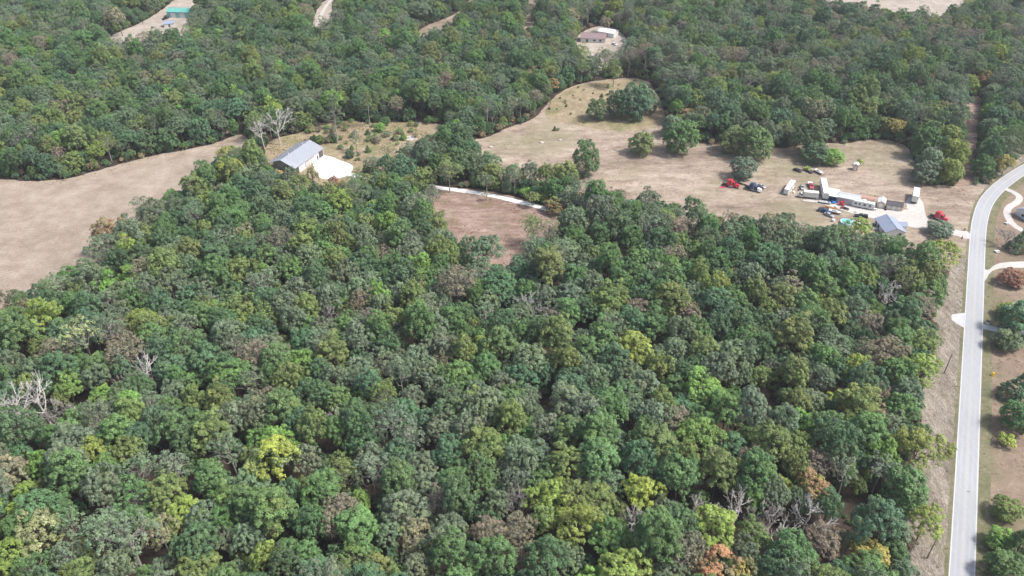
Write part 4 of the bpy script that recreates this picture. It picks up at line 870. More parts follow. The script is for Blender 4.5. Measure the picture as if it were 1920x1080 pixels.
# ---- trees that stand out in the picture: place, shape, colour, crown radius, height factor, label, phrase others are described by
SP = [
 # near wood, bright ones
 ((-65.94,154.16), 'plume', 'lime', 6.6, 1.0, 'ragged lime yellow tree in the lower left of the near wood', 'the ragged lime yellow tree'),
 ((53.96,162.83), 'oak', 'bright', 6.8, .95, 'broad bright green dome tree right of centre in the wood', 'the broad bright green dome tree'),
 ((-116.23,177.27), 'tall', 'bright', 4.2, 1.0, 'narrow bright green tree right of the white dead snags', 'the narrow bright green left tree'),
 ((-59.63,209.62), 'oak', 'bright', 4.0, 1.05, 'bright green tree top left of centre in the wood', 'the bright green centre left top'),
 ((-141.51,206.78), 'thin', 'pale', 6.0, 1.0, 'pale lime flat topped tree with white limbs at left', 'the pale flat topped left tree'),
 ((-159.76,217.34), 'plume', 'yellow', 6.6, 1.0, 'large yellow green tree at the left edge below the hayfield', 'the large yellow green left tree'),
 ((-140.44,188.34), 'oak', 'bright', 4.4, 1.0, 'small bright green tree near the left edge', 'the small bright left edge tree'),
 ((-129.61,186.48), 'oak', 'bright', 3.8, .9, 'little bright green tree right of the small bright one', 'the little bright green left tree'),
 ((-130.90,141.91), 'plume', 'yellow', 4.6, 1.0, 'yellow green tree at the left edge, low in the picture', 'the yellow green lower left tree'),
 ((-121.61,130.72), 'oak', 'pale', 6.2, 1.0, 'broad pale green tree at the lower left corner', 'the broad pale lower left tree'),
 ((-125.48,125.88), 'oak', 'yellow', 5.0, .95, 'yellowish tree cut by the lower left corner', 'the yellowish corner tree'),
 ((-86.06,138.32), 'oak', 'yellow', 5.2, .95, 'round yellow green tree between dark trees at lower left', 'the round yellow green lower left tree'),
 ((8.77,141.91), 'plume', 'yellow', 5.4, 1.0, 'yellow lime tree beside the grey twiggy dead tree', 'the yellow lime lower centre tree'),
 ((17.51,133.22), 'plume', 'yellow', 5.8, 1.0, 'gold tipped yellow green tree low in the centre', 'the gold tipped lower centre tree'),
 ((35.16,145.56), 'plume', 'lime', 4.8, 1.0, 'lime yellow tree above the white dead tree at lower centre', 'the lime tree above the white dead tree'),
 ((25.55,118.95), 'oak', 'yellow', 6.0, .9, 'yellow green dome at the bottom edge right of centre', 'the yellow green bottom edge dome'),
 ((51.63,131.55), 'plume', 'yellow', 6.0, 1.0, 'yellow green tree under the row of dead white limbs', 'the yellow green tree under the dead limbs'),
 ((61.82,131.55), 'oak', 'olive', 4.2, 1.0, 'olive tree right of the yellow green one under dead limbs', 'the olive tree under the dead limbs'),
 ((86.38,172.02), 'oak', 'bright', 4.4, 1.05, 'light green tree top above the brown crowns at right', 'the light green right top'),
 ((75.34,241.41), 'oak', 'yellow', 5.4, 1.0, 'bright yellow green tree near the yard edge of the wood', 'the bright yellow green upper right tree'),
 ((135.94,208.24), 'oak', 'olive', 5.6, .9, 'olive tree at the verge beside the concrete stub', 'the olive tree at the concrete stub'),
 ((164.60,259.91), 'oak', 'yellow', 6.6, .95, 'large yellow green tree at the wood corner by the road', 'the large yellow green corner tree'),
 ((115.22,159.03), 'plume', 'yellow', 6.2, .9, 'yellow green tree leaning over the verge at lower right', 'the yellow green verge tree'),
 ((130.83,194.70), 'plume', 'yellow', 5.2, .95, 'yellow green tree at the verge above the upper utility pole', 'the yellow green pole tree'),
 ((100.19,183.67), 'oak', 'lime', 3.6, 1.0, 'small lime tree inside the right part of the wood', 'the small lime right tree'),
 ((108.70,136.53), 'oak', 'yellow', 4.4, .9, 'yellowing tree at the verge low on the right', 'the yellowing low verge tree'),
 ((-78.37,121.18), 'oak', 'olive', 5.0, .9, 'olive tree at the bottom edge left of centre', 'the olive bottom edge tree'),
 ((-33.41,121.94), 'oak', 'olive', 4.6, .9, 'olive tree at the bottom edge below the tan crown', 'the olive lower centre tree'),
 ((-69.32,200.29), 'oak', 'bright', 4.8, 1.0, 'fresh green tree left of centre below the twiggy dead tree', 'the fresh green centre left tree'),
 ((-122.69,277.35), 'plume', 'olive', 5.0, 1.0, 'olive tree at the upper left of the near wood', 'the olive upper left tree'),
 ((-105.95,271.20), 'oak', 'olive', 5.2, 1.0, 'olive domed tree right of the tan crown at upper left', 'the olive upper left dome'),
 ((71.43,266.45), 'oak', 'mid', 5.0, 1.0, 'green domed tree left of the pinkish crown under the pasture', 'the green upper right dome'),
 ((-59.07,299.31), 'oak', 'yellow', 4.8, 1.0, 'yellow green tree below the garage apron', 'the yellow green tree below the apron'),
 ((-79.29,333.56), 'oak', 'orange', 3.2, .62, 'orange topped small tree at the lower edge of the apron', 'the orange tree at the apron'),
 ((-111.87,344.03), 'shrub', 'orange', 2.6, 1.3, 'orange bush at the near left corner of the garage', 'the orange bush at the garage'),
 ((-95.14,341.81), 'shrub', 'tan', 3.0, 1.5, 'tan bush in front of the garage doors', 'the tan bush at the garage doors'),
 ((-85.22,340.16), 'shrub', 'red', 1.9, 1.5, 'small red bush against the white apron', 'the small red apron bush'),
 # browning trees
 ((49.74,120.42), 'plume', 'orange', 5.2, .95, 'orange brown tree at the bottom edge right of centre', 'the orange brown bottom tree'),
 ((58.70,121.94), 'oak', 'gold', 4.0, .95, 'gold green tree right of the orange brown bottom tree', 'the gold green bottom tree'),
 ((90.67,125.48), 'oak', 'gold', 4.6, .9, 'golden tree in the dark gap at lower right', 'the golden tree in the dark gap'),
 ((82.66,147.42), 'plume', 'rust', 4.4, 1.0, 'yellow and rust tree in the lower right of the wood', 'the yellow and rust tree'),
 ((57.57,158.09), 'sparse', 'brown', 4.4, 1.0, 'brown crown just below the bright green dome', 'the brown crown under the dome'),
 ((48.84,171.35), 'sparse', 'pink', 5.2, 1.0, 'pinkish brown crown above left of the bright green dome', 'the pinkish crown above the dome'),
 ((86.15,155.74), 'sparse', 'pink', 4.6, 1.0, 'pinkish crown between green trees at lower right', 'the pinkish lower right crown'),
 ((-163.15,278.17), 'plume', 'rust', 6.0, .9, 'rust brown tree jutting into the hayfield edge', 'the rust tree at the hayfield'),
 ((-108.62,277.77), 'sparse', 'tan', 4.8, 1.05, 'tan topped crown in the upper left of the wood', 'the tan upper left crown'),
 ((-138.97,151.23), 'oak', 'tan', 5.2, 1.0, 'ochre tree cut by the left edge', 'the ochre left edge tree'),
 ((-89.95,131.55), 'sparse', 'tan', 5.0, 1.0, 'tan brown crown in the lower left of the wood', 'the tan lower left crown'),
 ((-148.80,201.64), 'sparse', 'brown', 5.6, 1.0, 'grey brown crown below the pale flat topped tree', 'the grey brown left crown'),
 ((-126.71,203.01), 'sparse', 'brown', 6.2, 1.0, 'large grey brown crown left of centre', 'the large grey brown crown'),
 ((-83.90,200.43), 'sparse', 'brown', 5.8, 1.0, 'brown tinged crown left of the fresh green tree', 'the brown tinged crown'),
 ((62.00,225.00), 'sparse', 'pink', 5.0, 1.0, 'pinkish grey crown in the upper right of the wood', 'the pinkish upper right crown'),
 ((64.00,262.94), 'sparse', 'pink', 5.0, 1.0, 'dusty pink crown near the pasture edge of the wood', 'the dusty pink crown'),
 ((44.09,226.57), 'sparse', 'brown', 5.0, 1.0, 'grey brown crown left of the pinkish grey crown', 'the grey brown upper right crown'),
 ((-20.33,238.26), 'sparse', 'brown', 7.0, 1.0, 'very broad grey brown crown at the centre below the clearing', 'the very broad grey brown crown'),
 ((111.91,177.73), 'oak', 'tan', 4.0, .95, 'tan orange crown left of the verge', 'the tan orange verge crown'),
 ((-24.46,131.55), 'sparse', 'tan', 4.8, 1.0, 'tan crown low in the centre of the wood', 'the tan lower centre crown'),
 ((-6.09,129.86), 'sparse', 'brown', 5.4, 1.0, 'brown olive crown at the bottom centre', 'the brown bottom centre crown'),
 ((124.15,217.34), 'sparse', 'pink', 5.4, 1.0, 'pinkish grey crown left of the olive verge trees', 'the pinkish verge crown'),
 ((46.35,183.18), 'shrub', 'pink', 3.6, 2.0, 'small pinkish brown understory tree right of centre', 'the small pinkish understory tree'),
 ((7.39,219.94), 'oak', 'dark', 4.6, .9, 'dark tree just right of the forked white snag', 'the dark tree at the snag'),
 ((-35.89,319.99), 'plume', 'pink', 3.4, .95, 'small pinkish crown left of the gravel drive', 'the small pinkish drive crown'),
 ((19.52,314.29), 'round', 'rust', 4.8, .62, 'rust brown bushy tree behind the gravel drive', 'the rust bush behind the drive'),
 ((30.99,321.74), 'round', 'red', 3.8, .6, 'reddish bushy tree at the right end of the gravel drive', 'the reddish bush at the drive'),
 ((9.63,319.89), 'oak', 'olive', 3.6, .62, 'olive bushy tree behind the white drive', 'the olive bush behind the drive'),
 # far autumn trees
 ((24.30,451.47), 'tall', 'orange', 3.4, .8, 'orange brown tree at the wood edge beside the upper pasture', 'the orange pasture edge tree'),
 ((12.51,455.51), 'oak', 'rust', 5.4, 1.0, 'rust coloured tree left of the orange pasture edge tree', 'the rust pasture edge tree'),
 ((241.17,452.14), 'oak', 'orange', 5.0, 1.0, 'orange tree standing out in the far right wood', 'the orange far right tree'),
 ((280.53,458.22), 'plume', 'orange', 3.8, 1.0, 'orange and gold tree above the cleared strip', 'the orange gold tree above the strip'),
 ((201.71,389.47), 'oak', 'gold', 4.6, .8, 'golden yellow tree at the far edge of the right pasture', 'the golden pasture edge tree'),
 ((94.19,404.84), 'oak', 'rust', 4.4, .95, 'red brown tree behind the dark pasture trees', 'the red brown far tree'),
 ((126.77,412.17), 'oak', 'rust', 3.6, .95, 'rust tinted tree in the far right wood edge', 'the rust far right tree'),
 ((61.13,465.33), 'plume', 'olive', 5.0, 1.0, 'olive tree behind the top of the pasture', 'the olive far tree'),
 ((-273.69,561.74), 'oak', 'tan', 6.4, 1.0, 'tan yellow tree at the left of the far dirt lot', 'the tan tree at the dirt lot'),
 ((238.06,349.32), 'plume', 'gold', 3.8, .9, 'yellow tree at the road bend', 'the yellow tree at the road bend'),
 ((8.85,530.11), 'tall', 'pink', 3.6, 1.0, 'pink brown tree left of the far brown roofed house', 'the pink far tree'),
 ((41.76,545.42), 'tall', 'bright', 3.0, .8, 'narrow lime green tree left of the far brown roofed house', 'the narrow lime far tree'),
 ((66.04,568.39), 'oak', 'pink', 4.0, .9, 'dusty pink tree behind the far white garage', 'the dusty pink far tree'),
 ((221.07,445.23), 'oak', 'lime', 3.8, 1.0, 'lime green tree left of the orange far right tree', 'the lime far right tree'),
 # dead and bare trees
 ((-150.98,177.41), 'bare', 'brown', 5.0, 1.0, 'white dead tree at the left edge', 'the white dead tree at the left edge'),
 ((-144.83,180.45), 'bare', 'brown', 4.6, 1.05, 'white dead snag second from the left edge', 'the second white dead snag'),
 ((-136.80,175.45), 'twig', 'brown', 4.6, 1.05, 'grey bare tree with a leaning trunk third from left edge', 'the grey bare left tree'),
 ((-117.15,194.70), 'bare', 'brown', 4.2, 1.0, 'white bare limbs between green crowns at left', 'the white bare limbs at left'),
 ((-120.99,191.98), 'twig', 'brown', 3.8, 1.0, 'grey twiggy dead tree left of the white bare limbs', 'the twiggy dead tree at left'),
 ((2.56,140.85), 'twig', 'brown', 4.6, 1.0, 'grey twiggy dead tree low in the centre', 'the grey twiggy dead tree'),
 ((32.71,138.14), 'bare', 'brown', 4.0, .95, 'white dead tree standing in a gap at lower centre', 'the white dead tree at lower centre'),
 ((48.78,141.81), 'bare', 'brown', 3.8, 1.0, 'dead white tree first in the row at lower right', 'the first dead tree of the row'),
 ((54.70,139.49), 'bare', 'brown', 3.6, 1.0, 'dead white tree second in the row at lower right', 'the second dead tree of the row'),
 ((60.03,140.02), 'bare', 'brown', 3.8, 1.0, 'dead white tree third in the row at lower right', 'the third dead tree of the row'),
 ((67.13,134.82), 'twig', 'brown', 5.0, 1.0, 'twiggy grey dead tree fourth in the lower right row', 'the twiggy dead tree of the row'),
 ((69.84,131.41), 'bare', 'brown', 4.0, .95, 'dead tree below the twiggy grey one at lower right', 'the lowest dead tree of the row'),
 ((77.40,137.44), 'bare', 'brown', 4.4, 1.05, 'dead white tree with long limbs last in the row', 'the last dead tree of the row'),
 ((96.37,175.32), 'bare', 'brown', 3.0, .95, 'small white dead tree by the light green top at right', 'the small dead tree at right'),
 ((6.61,227.69), 'bare', 'brown', 4.4, 1.0, 'forked white snag at the centre of the wood', 'the forked white snag'),
 ((-9.00,224.32), 'thin', 'grey', 4.4, .95, 'grey green tree with a pale open trunk at centre', 'the open trunk centre tree'),
 ((13.86,219.94), 'thin', 'brown', 4.4, .95, 'grey brown thin crown right of the forked white snag', 'the thin brown centre crown'),
 ((-52.41,174.08), 'bare', 'brown', 3.4, 1.0, 'curved white dead stem left of centre', 'the curved white dead stem'),
 ((-64.05,225.88), 'twig', 'brown', 4.2, 1.0, 'dark twiggy bare tree left of centre', 'the dark twiggy bare tree'),
 ((136.93,235.80), 'bare', 'brown', 4.8, 1.0, 'grey dead tree near the upper right corner of the wood', 'the grey dead corner tree'),
 ((32.03,247.50), 'twig', 'brown', 3.6, .9, 'bare twiggy tree under the clearing right of centre', 'the bare tree under the clearing'),
 ((-128.14,379.93), 'bare', 'brown', 4.6, 1.0, 'left of two white dead trees beside the garage', 'the left dead tree at the garage'),
 ((-120.83,384.27), 'bare', 'brown', 5.0, 1.1, 'right of two white dead trees beside the garage', 'the right dead tree at the garage'),
 ((-155.55,399.80), 'thin', 'grey', 4.4, .85, 'thin grey tree with pale limbs at the top of the hayfield', 'the thin tree at the hayfield top'),
 ((-164.38,394.21), 'bare', 'brown', 2.6, .55, 'small white dead tree at the hayfield wood edge', 'the small dead hayfield tree'),
 ((-135.86,325.49), 'thin', 'grey', 4.6, .9, 'thin crowned tree with white limbs at the hayfield corner', 'the white limbed hayfield corner tree'),
 ((-160.80,304.12), 'thin', 'grey', 4.6, .8, 'thin grey tree standing out against the hayfield', 'the thin grey hayfield tree'),
 ((-27.16,383.98), 'bare', 'brown', 3.0, .5, 'low dead white tree at the left corner of the pasture', 'the low dead pasture tree'),
 ((-23.08,408.37), 'sparse', 'grey', 4.8, .8, 'grey green tree at the left corner of the pasture', 'the grey pasture corner tree'),
 ((-29.49,394.24), 'oak', 'dark', 4.6, .75, 'dark tree left of the grey pasture corner tree', 'the dark pasture corner tree'),
 ((206.62,283.70), 'twig', 'brown', 3.8, .62, 'leafless tree in the yard beside the loop drive', 'the leafless yard tree'),
 # pasture and yard trees
 ((35.52,350.52), 'round', 'mid', 6.2, 1.3, 'tall pyramid shaped green tree alone at the near pasture edge', 'the pyramid pasture tree'),
 ((65.75,373.29), 'round', 'olive', 6.4, .85, 'round olive tree alone in the pasture', 'the round olive pasture tree'),
 ((86.04,375.56), 'round', 'mid', 8.2, .95, 'big round dark green tree in the pasture', 'the big round pasture tree'),
 ((47.02,416.82), 'round', 'dark', 5.4, 1.0, 'dark tree at the left end of the pasture clump', 'the left clump tree'),
 ((59.01,419.65), 'round', 'dark', 7.0, 1.05, 'dark green tree in the middle of the pasture clump', 'the middle clump tree'),
 ((67.67,418.15), 'round', 'blue', 8.4, 1.1, 'largest tree of the pasture clump', 'the largest clump tree'),
 ((75.19,425.76), 'round', 'grey', 7.0, .95, 'grey tree at the right end of the pasture clump', 'the right clump tree'),
 ((85.07,395.15), 'round', 'grey', 5.8, .9, 'grey green tree between pasture clump and the big round tree', 'the grey tree above the round trees'),
 ((112.64,375.56), 'round', 'olive', 7.2, .85, 'broad olive tree behind the red semi', 'the broad olive tree behind the semi'),
 ((122.04,367.17), 'round', 'mid', 8.0, 1.0, 'broad green tree right behind the round dark one', 'the broad green tree behind the semi'),
 ((110.72,346.01), 'round', 'pine', 6.0, .85, 'round grey green tree beside the red semi tractor', 'the round tree at the red semi'),
 ((149.48,373.13), 'round', 'dark', 7.6, 1.1, 'dark tree jutting into the pasture above the boat', 'the dark tree above the boat'),
 ((150.86,363.17), 'round', 'dark', 6.4, .75, 'dark rounded tree just above the white boat', 'the dark rounded boat tree'),
 ((159.26,362.24), 'round', 'bright', 5.2, .7, 'bright green bushy tree right of the boat', 'the bright bushy boat tree'),
 ((172.46,360.06), 'shrub', 'lime', 1.7, 1.2, 'lime sapling beside the small pale shed', 'the lime sapling'),
 ((145.51,355.07), 'shrub', 'lime', 2.0, .6, 'yellow green weeds behind the low flatbed trailer', 'the yellow weeds'),
 ((207.14,369.37), 'round', 'mid', 6.6, 1.15, 'green tree at the upper left of the clump by the strip', 'the upper left strip clump tree'),
 ((218.22,370.96), 'round', 'olive', 6.6, 1.15, 'olive tree at the top of the clump by the strip', 'the top strip clump tree'),
 ((201.57,349.37), 'round', 'grey', 6.2, 1.05, 'grey green tree at the left of the clump by the strip', 'the left strip clump tree'),
 ((215.81,356.03), 'round', 'yellow', 6.4, 1.15, 'yellow green tree at the right of the clump by the strip', 'the right strip clump tree'),
 ((208.00,341.81), 'round', 'yellow', 6.0, .95, 'yellow green tree lowest in the clump by the strip', 'the lowest strip clump tree'),
 ((196.11,341.81), 'round', 'grey', 5.6, .9, 'grey tree at the lower left of the clump by the strip', 'the lower left strip clump tree'),
 ((183.85,294.73), 'round', 'pine', 5.4, .46, 'grey green pine bush in front of the red semi tractor', 'the grey green yard pine'),
 ((-91.36,386.02), 'pine', 'pine', 4.6, 1.0, 'tall pine with a pale bare trunk right of the garage', 'the tall pine at the garage'),
 ((-79.52,375.56), 'pine', 'pine', 3.0, .7, 'shorter thin pine right of the tall garage pine', 'the shorter garage pine'),
 ((-77.52,407.23), 'pine', 'olive', 3.6, 1.0, 'leftmost of three thin tall stems behind the garage', 'the leftmost thin stem'),
 ((-73.95,414.61), 'pine', 'olive', 3.0, 1.0, 'middle of three thin tall stems behind the garage', 'the middle thin stem'),
 ((-70.86,419.90), 'pine', 'olive', 3.0, 1.0, 'rightmost of three thin tall stems behind the garage', 'the rightmost thin stem'),
 ((-62.20,363.17), 'sparse', 'tan', 4.6, .75, 'tan sparse tree in the brush behind the apron', 'the tan brush tree'),
 ((-67.52,351.09), 'sparse', 'grey', 4.2, .75, 'grey green sparse tree right of the white apron', 'the grey apron tree'),
 ((-51.31,361.09), 'oak', 'dark', 4.2, .75, 'dark tree in the brush between garage and pasture', 'the dark brush tree'),
 ((-42.90,356.03), 'oak', 'mid', 4.8, .8, 'green tree in the brush left of the pasture corner', 'the green brush tree'),
 ((-55.54,352.24), 'sparse', 'pink', 3.8, .75, 'pinkish sparse tree in the brush above the drive', 'the pinkish brush tree'),
 ((-82.12,369.44), 'round', 'dark', 2.4, .8, 'dark round bush beside the bare ground right of garage', 'the dark garage bush'),
 ((-70.11,352.54), 'round', 'dark', 2.8, .8, 'dark round bush right of the white apron', 'the dark apron bush'),
 ((-100.34,386.15), 'round', 'olive', 2.6, .7, 'olive round bush behind the garage ridge', 'the olive garage bush'),
 ((-93.85,388.78), 'round', 'bright', 2.8, .6, 'fresh green low bush behind the garage', 'the fresh green garage bush'),
 ((-71.12,400.97), 'round', 'bright', 3.0, .75, 'bright green bush at the foot of the thin tall stems', 'the bright bush at the thin stems'),
 ((-69.35,409.42), 'round', 'mid', 2.8, .75, 'mid green bush behind the thin tall stems', 'the mid green bush at the thin stems'),
 # along the gravel drive
 ((-29.07,332.34), 'sparse', 'olive', 5.8, .95, 'pale olive tree over the left end of the drive', 'the pale olive drive tree'),
 ((-36.47,311.28), 'thin', 'grey', 4.4, .85, 'thin tree with a tall bare trunk left of the clearing', 'the thin clearing tree'),
 ((-11.82,331.62), 'sparse', 'grey', 4.0, .85, 'grey sparse tree above the drive and the clearing', 'the grey sparse drive tree'),
 ((-4.47,336.12), 'thin', 'pale', 3.6, .85, 'pale thin tree with white trunk behind the drive', 'the pale thin drive tree'),
 ((1.25,337.76), 'sparse', 'mid', 4.6, .85, 'green tree with white trunk behind the drive', 'the white trunked drive tree'),
 ((-11.71,324.61), 'thin', 'dark', 2.2, .6, 'small dark tree standing in front of the drive', 'the small dark drive tree'),
 ((15.45,336.25), 'thin', 'grey', 4.2, .75, 'sparse grey tree with forked white limbs behind the drive', 'the forked white limbed drive tree'),
 ((6.12,327.56), 'oak', 'bright', 3.0, .6, 'slender bright green tree behind the drive', 'the slender bright drive tree'),
 ((8.86,286.61), 'sparse', 'olive', 4.8, .95, 'pale olive tree at the right side of the clearing', 'the pale olive clearing tree'),
 ((15.18,278.14), 'thin', 'tan', 5.0, .9, 'tan thin tree at the right side of the clearing', 'the tan clearing tree'),
 ((152.97,281.31), 'oak', 'dark', 3.6, .8, 'dark tree in front of the left half of the ranch house', 'the dark tree before the house'),
 ((156.95,279.65), 'tall', 'dark', 3.0, .62, 'dark tree in front of the right half of the ranch house', 'the second tree before the house'),
 ((161.71,282.09), 'tall', 'mid', 2.8, .55, 'slim green tree at the right front corner of the ranch house', 'the slim tree before the house'),
 ((142.99,283.05), 'plume', 'yellow', 5.2, .85, 'yellow green tree just below the pool deck', 'the yellow green pool tree'),
 ((135.32,279.32), 'oak', 'mid', 5.0, .85, 'green tree just below the turquoise pool', 'the green pool tree'),
 # right of the road
 ((195.52,256.96), 'round', 'red', 4.7, .62, 'red maple right of the road', 'the red maple'),
 ((181.62,225.30), 'round', 'blue', 7.2, .85, 'large blue green tree right of the road by the mailbox', 'the large roadside tree'),
 ((173.39,218.10), 'round', 'grey', 4.6, .75, 'grey green tree below the large roadside tree', 'the grey roadside tree'),
 ((183.33,235.83), 'round', 'yellow', 4.0, .7, 'yellow olive tree in front of the white shed', 'the yellow shed tree'),
 ((164.13,192.30), 'spruce', 'blue', 4.6, .8, 'dark spruce at the right edge below the yellow slide', 'the dark roadside spruce'),
 ((156.55,178.95), 'round', 'mid', 5.0, .9, 'green tree at the right edge below the spruce', 'the green right edge tree'),
 ((150.37,171.20), 'shrub', 'lime', 2.6, .9, 'small lime bush below the green right edge tree', 'the small lime roadside bush'),
 ((136.21,144.81), 'round', 'olive', 3.8, .75, 'round olive cedar alone at lower right', 'the round olive cedar'),
 ((130.15,134.77), 'round', 'bright', 3.6, .75, 'fresh green tree below the round olive cedar', 'the fresh green corner tree'),
 ((132.79,131.83), 'spruce', 'mid', 4.6, .8, 'dark evergreen at the lower right corner', 'the corner evergreen'),
 ((126.49,126.08), 'round', 'mid', 4.6, .8, 'green tree cut by the lower right corner', 'the cut corner tree'),
 ((210.65,281.61), 'spruce', 'blue', 4.2, .8, 'dark spruce at the right edge under the loop drive', 'the dark spruce under the loop drive'),
]
for (p, shape, colour, r, hk, label, short) in SP:
    kn = None
    if shape in ('bare', 'twig'): kn = ('bare_tree', 'dead tree', 'bare and dead trees')
    elif shape in ('pine', 'spruce', 'cedar'): kn = ('conifer_tree', 'conifer', 'conifers')
    elif shape == 'shrub': kn = ('bush', 'bush', 'bushes')
    elif shape == 'round': kn = ('field_tree', 'field tree', 'trees standing in the open')
    k = kn or KIND[colour]
    put(p[0], p[1], shape, colour, r, hk, label, k[0], k[1], k[2], short)
# small cedars and bushes scattered over the weedy pasture corner
CED = [(28.14,447.03),(36.21,451.13),(43.12,459.51),(31.22,435.07),(25.84,431.19),(39.85,444.60),(48.14,454.46),(30.83,439.00),(40.22,463.80),(57.92,463.80),(64.83,468.14),(73.14,469.90),(42.15,425.85),(32.99,423.59),(39.67,412.58),(23.05,401.99),(25.07,401.99),(30.96,441.38),(52.75,449.48),(51.06,466.40),(75.44,475.23),(21.28,431.19),(-55.39,408.29),(-52.19,408.29),(-57.22,390.49),(-35.78,398.56),(-75.60,406.88),(-73.08,414.02),(-68.88,411.14),(-66.84,418.40),(-77.09,397.19),(-84.99,393.15),(-90.19,390.49),(-95.83,390.49),(-72.52,395.16),(-78.17,371.36),(-73.93,375.70),(-86.49,385.25),(-88.16,378.84),(-82.65,378.84),(-99.61,398.56),(-101.99,393.15),(-104.29,390.49),(-63.42,390.49),(-59.83,383.95)]
for n_, p in enumerate(CED):
    put(p[0], p[1], 'cedar' if n_ % 3 == 0 else 'shrub', ('dark', 'mid', 'olive', 'dark', 'bright')[n_ % 5], RT.uniform(.5, 1.0) if n_ < 22 else RT.uniform(.9, 1.8), RT.uniform(.8, 1.1), None, 'cedar_bush', 'bush', 'small cedars and bushes on open ground')

from mathutils import noise as mn
def fieldn_(x, y): return mn.noise(Vector((x*.06, y*.06, 3.1)))
def inside(px, py, poly):
    c = False; n = len(poly); j = n-1
    for i in range(n):
        xi, yi = poly[i]; xj, yj = poly[j]
        if (yi > py) != (yj > py) and px < (xj-xi)*(py-yi)/(yj-yi)+xi: c = not c
        j = i
    return c
def edge_dist(px, py, poly):
    best = 1e9; n = len(poly)
    for i in range(n):
        ax, ay = poly[i]; bx, by = poly[(i+1) % n]; dx, dy = bx-ax, by-ay
        t = max(0, min(1, ((px-ax)*dx+(py-ay)*dy)/(dx*dx+dy*dy+1e-9)))
        best = min(best, math.hypot(px-ax-t*dx, py-ay-t*dy))
    return best
ROADSIDE = [(83.80,83.65),(99.41,118.78),(114.72,150.00),(133.06,189.31),(148.61,219.51),(164.69,248.96),(181.81,278.41),(196.30,294.50),(211.59,322.61),(223.69,337.06),(239.97,351.89),(258.67,367.70),(298.62,395.16),(333.30,366.50),(311.16,269.69),(188.27,83.65)]
DRIVE = [(-84.17,355.89),(-59.36,346.84),(-31.01,339.73),(-22.75,337.06),(-10.02,332.84),(4.93,325.63),(17.01,319.14),(25.96,314.27),(25.54,307.17),(16.77,312.83),(4.86,319.14),(-9.87,326.14),(-22.41,330.24),(-30.52,332.31),(-58.47,339.73),(-82.98,349.07)]
GAPS = [[(88.52,147.48),(103.72,150.31),(101.09,137.59),(86.90,135.87)], [(18.79,219.33),(28.55,223.85),(28.75,214.92),(19.31,212.05)], [(-103.34,161.81),(-99.14,163.26),(-96.73,157.13),(-100.54,156.14)], [(69.23,188.20),(84.09,189.44),(82.56,177.50),(68.27,176.35)], [(-137.93,186.97),(-129.07,188.20),(-123.84,177.50),(-132.10,177.50)], [(6.84,188.20),(13.73,189.44),(13.41,182.16),(7.54,182.16)], [(-56.05,160.17),(-50.00,161.19),(-48.95,155.15),(-53.53,155.15)]]
OPEN = [(HAY, .75), (PAST, .7), (GYARD, .45), (CLEAR, .55), (CUT, .55), (LOT, .6), (CLR2, .6), (CLR3, .55), (CLR4, .2), (HYARD, .6), (TOPF, .6), (ROADSIDE, .65), (DRIVE, .15)]+[(g_, .6) for g_ in GAPS]
BB = [(min(p[0] for p in q)-10, max(p[0] for p in q)+10, min(p[1] for p in q)-10, max(p[1] for p in q)+10) for q, _ in OPEN]
def blocked(x, y, r):
    for (q, k), b in zip(OPEN, BB):
        if b[0] < x < b[1] and b[2] < y < b[3]:
            if inside(x, y, q) or edge_dist(x, y, q) < r*k: return True
    return False
# scrub round the garage
BARE = [(-120.99,355.89),(-120.47,375.70),(-108.51,390.49),(-96.12,380.11),(-79.29,366.50),(-75.12,351.89),(-81.54,340.81),(-101.92,340.81)]
n_ = 0
for _ in range(400):
    if n_ >= 46: break
    xs, ys = [p[0] for p in GYARD], [p[1] for p in GYARD]
    x, y = RT.uniform(min(xs), max(xs)), RT.uniform(min(ys), max(ys))
    if not inside(x, y, GYARD) or inside(x, y, BARE) or fieldn_(x, y) < -.1: continue
    n_ += 1
    put(x, y, 'shrub', RT.choice(('olive', 'dark', 'mid', 'tan', 'brown', 'grey', 'bright', 'pink')), RT.uniform(1.1, 2.6), RT.uniform(.6, 1.2), None, 'cedar_bush', 'bush', 'small cedars and bushes on open ground')
GRID = {}
CELL = 9.0
def near(x, y, r, f):
    cx, cy = int(x//CELL), int(y//CELL)
    for i in range(cx-2, cx+3):
        for j in range(cy-2, cy+3):
            for (a, b, q) in GRID.get((i, j), ()):
                if math.hypot(a-x, b-y) < f*(q+r): return True
    return False
def remember(x, y, r): GRID.setdefault((int(x//CELL), int(y//CELL)), []).append((x, y, r))
for t in TREES:
    if t['shape'] in ('bare', 'twig'): t['hk'] *= 1.08; remember(t['x'], t['y'], t['r']*1.45)
    else: remember(t['x'], t['y'], t['r']*1.08)
from mathutils import noise as mn
def fieldn(x, y, s, o=0): return mn.noise(Vector((x*s+o, y*s-o, o*1.7)))
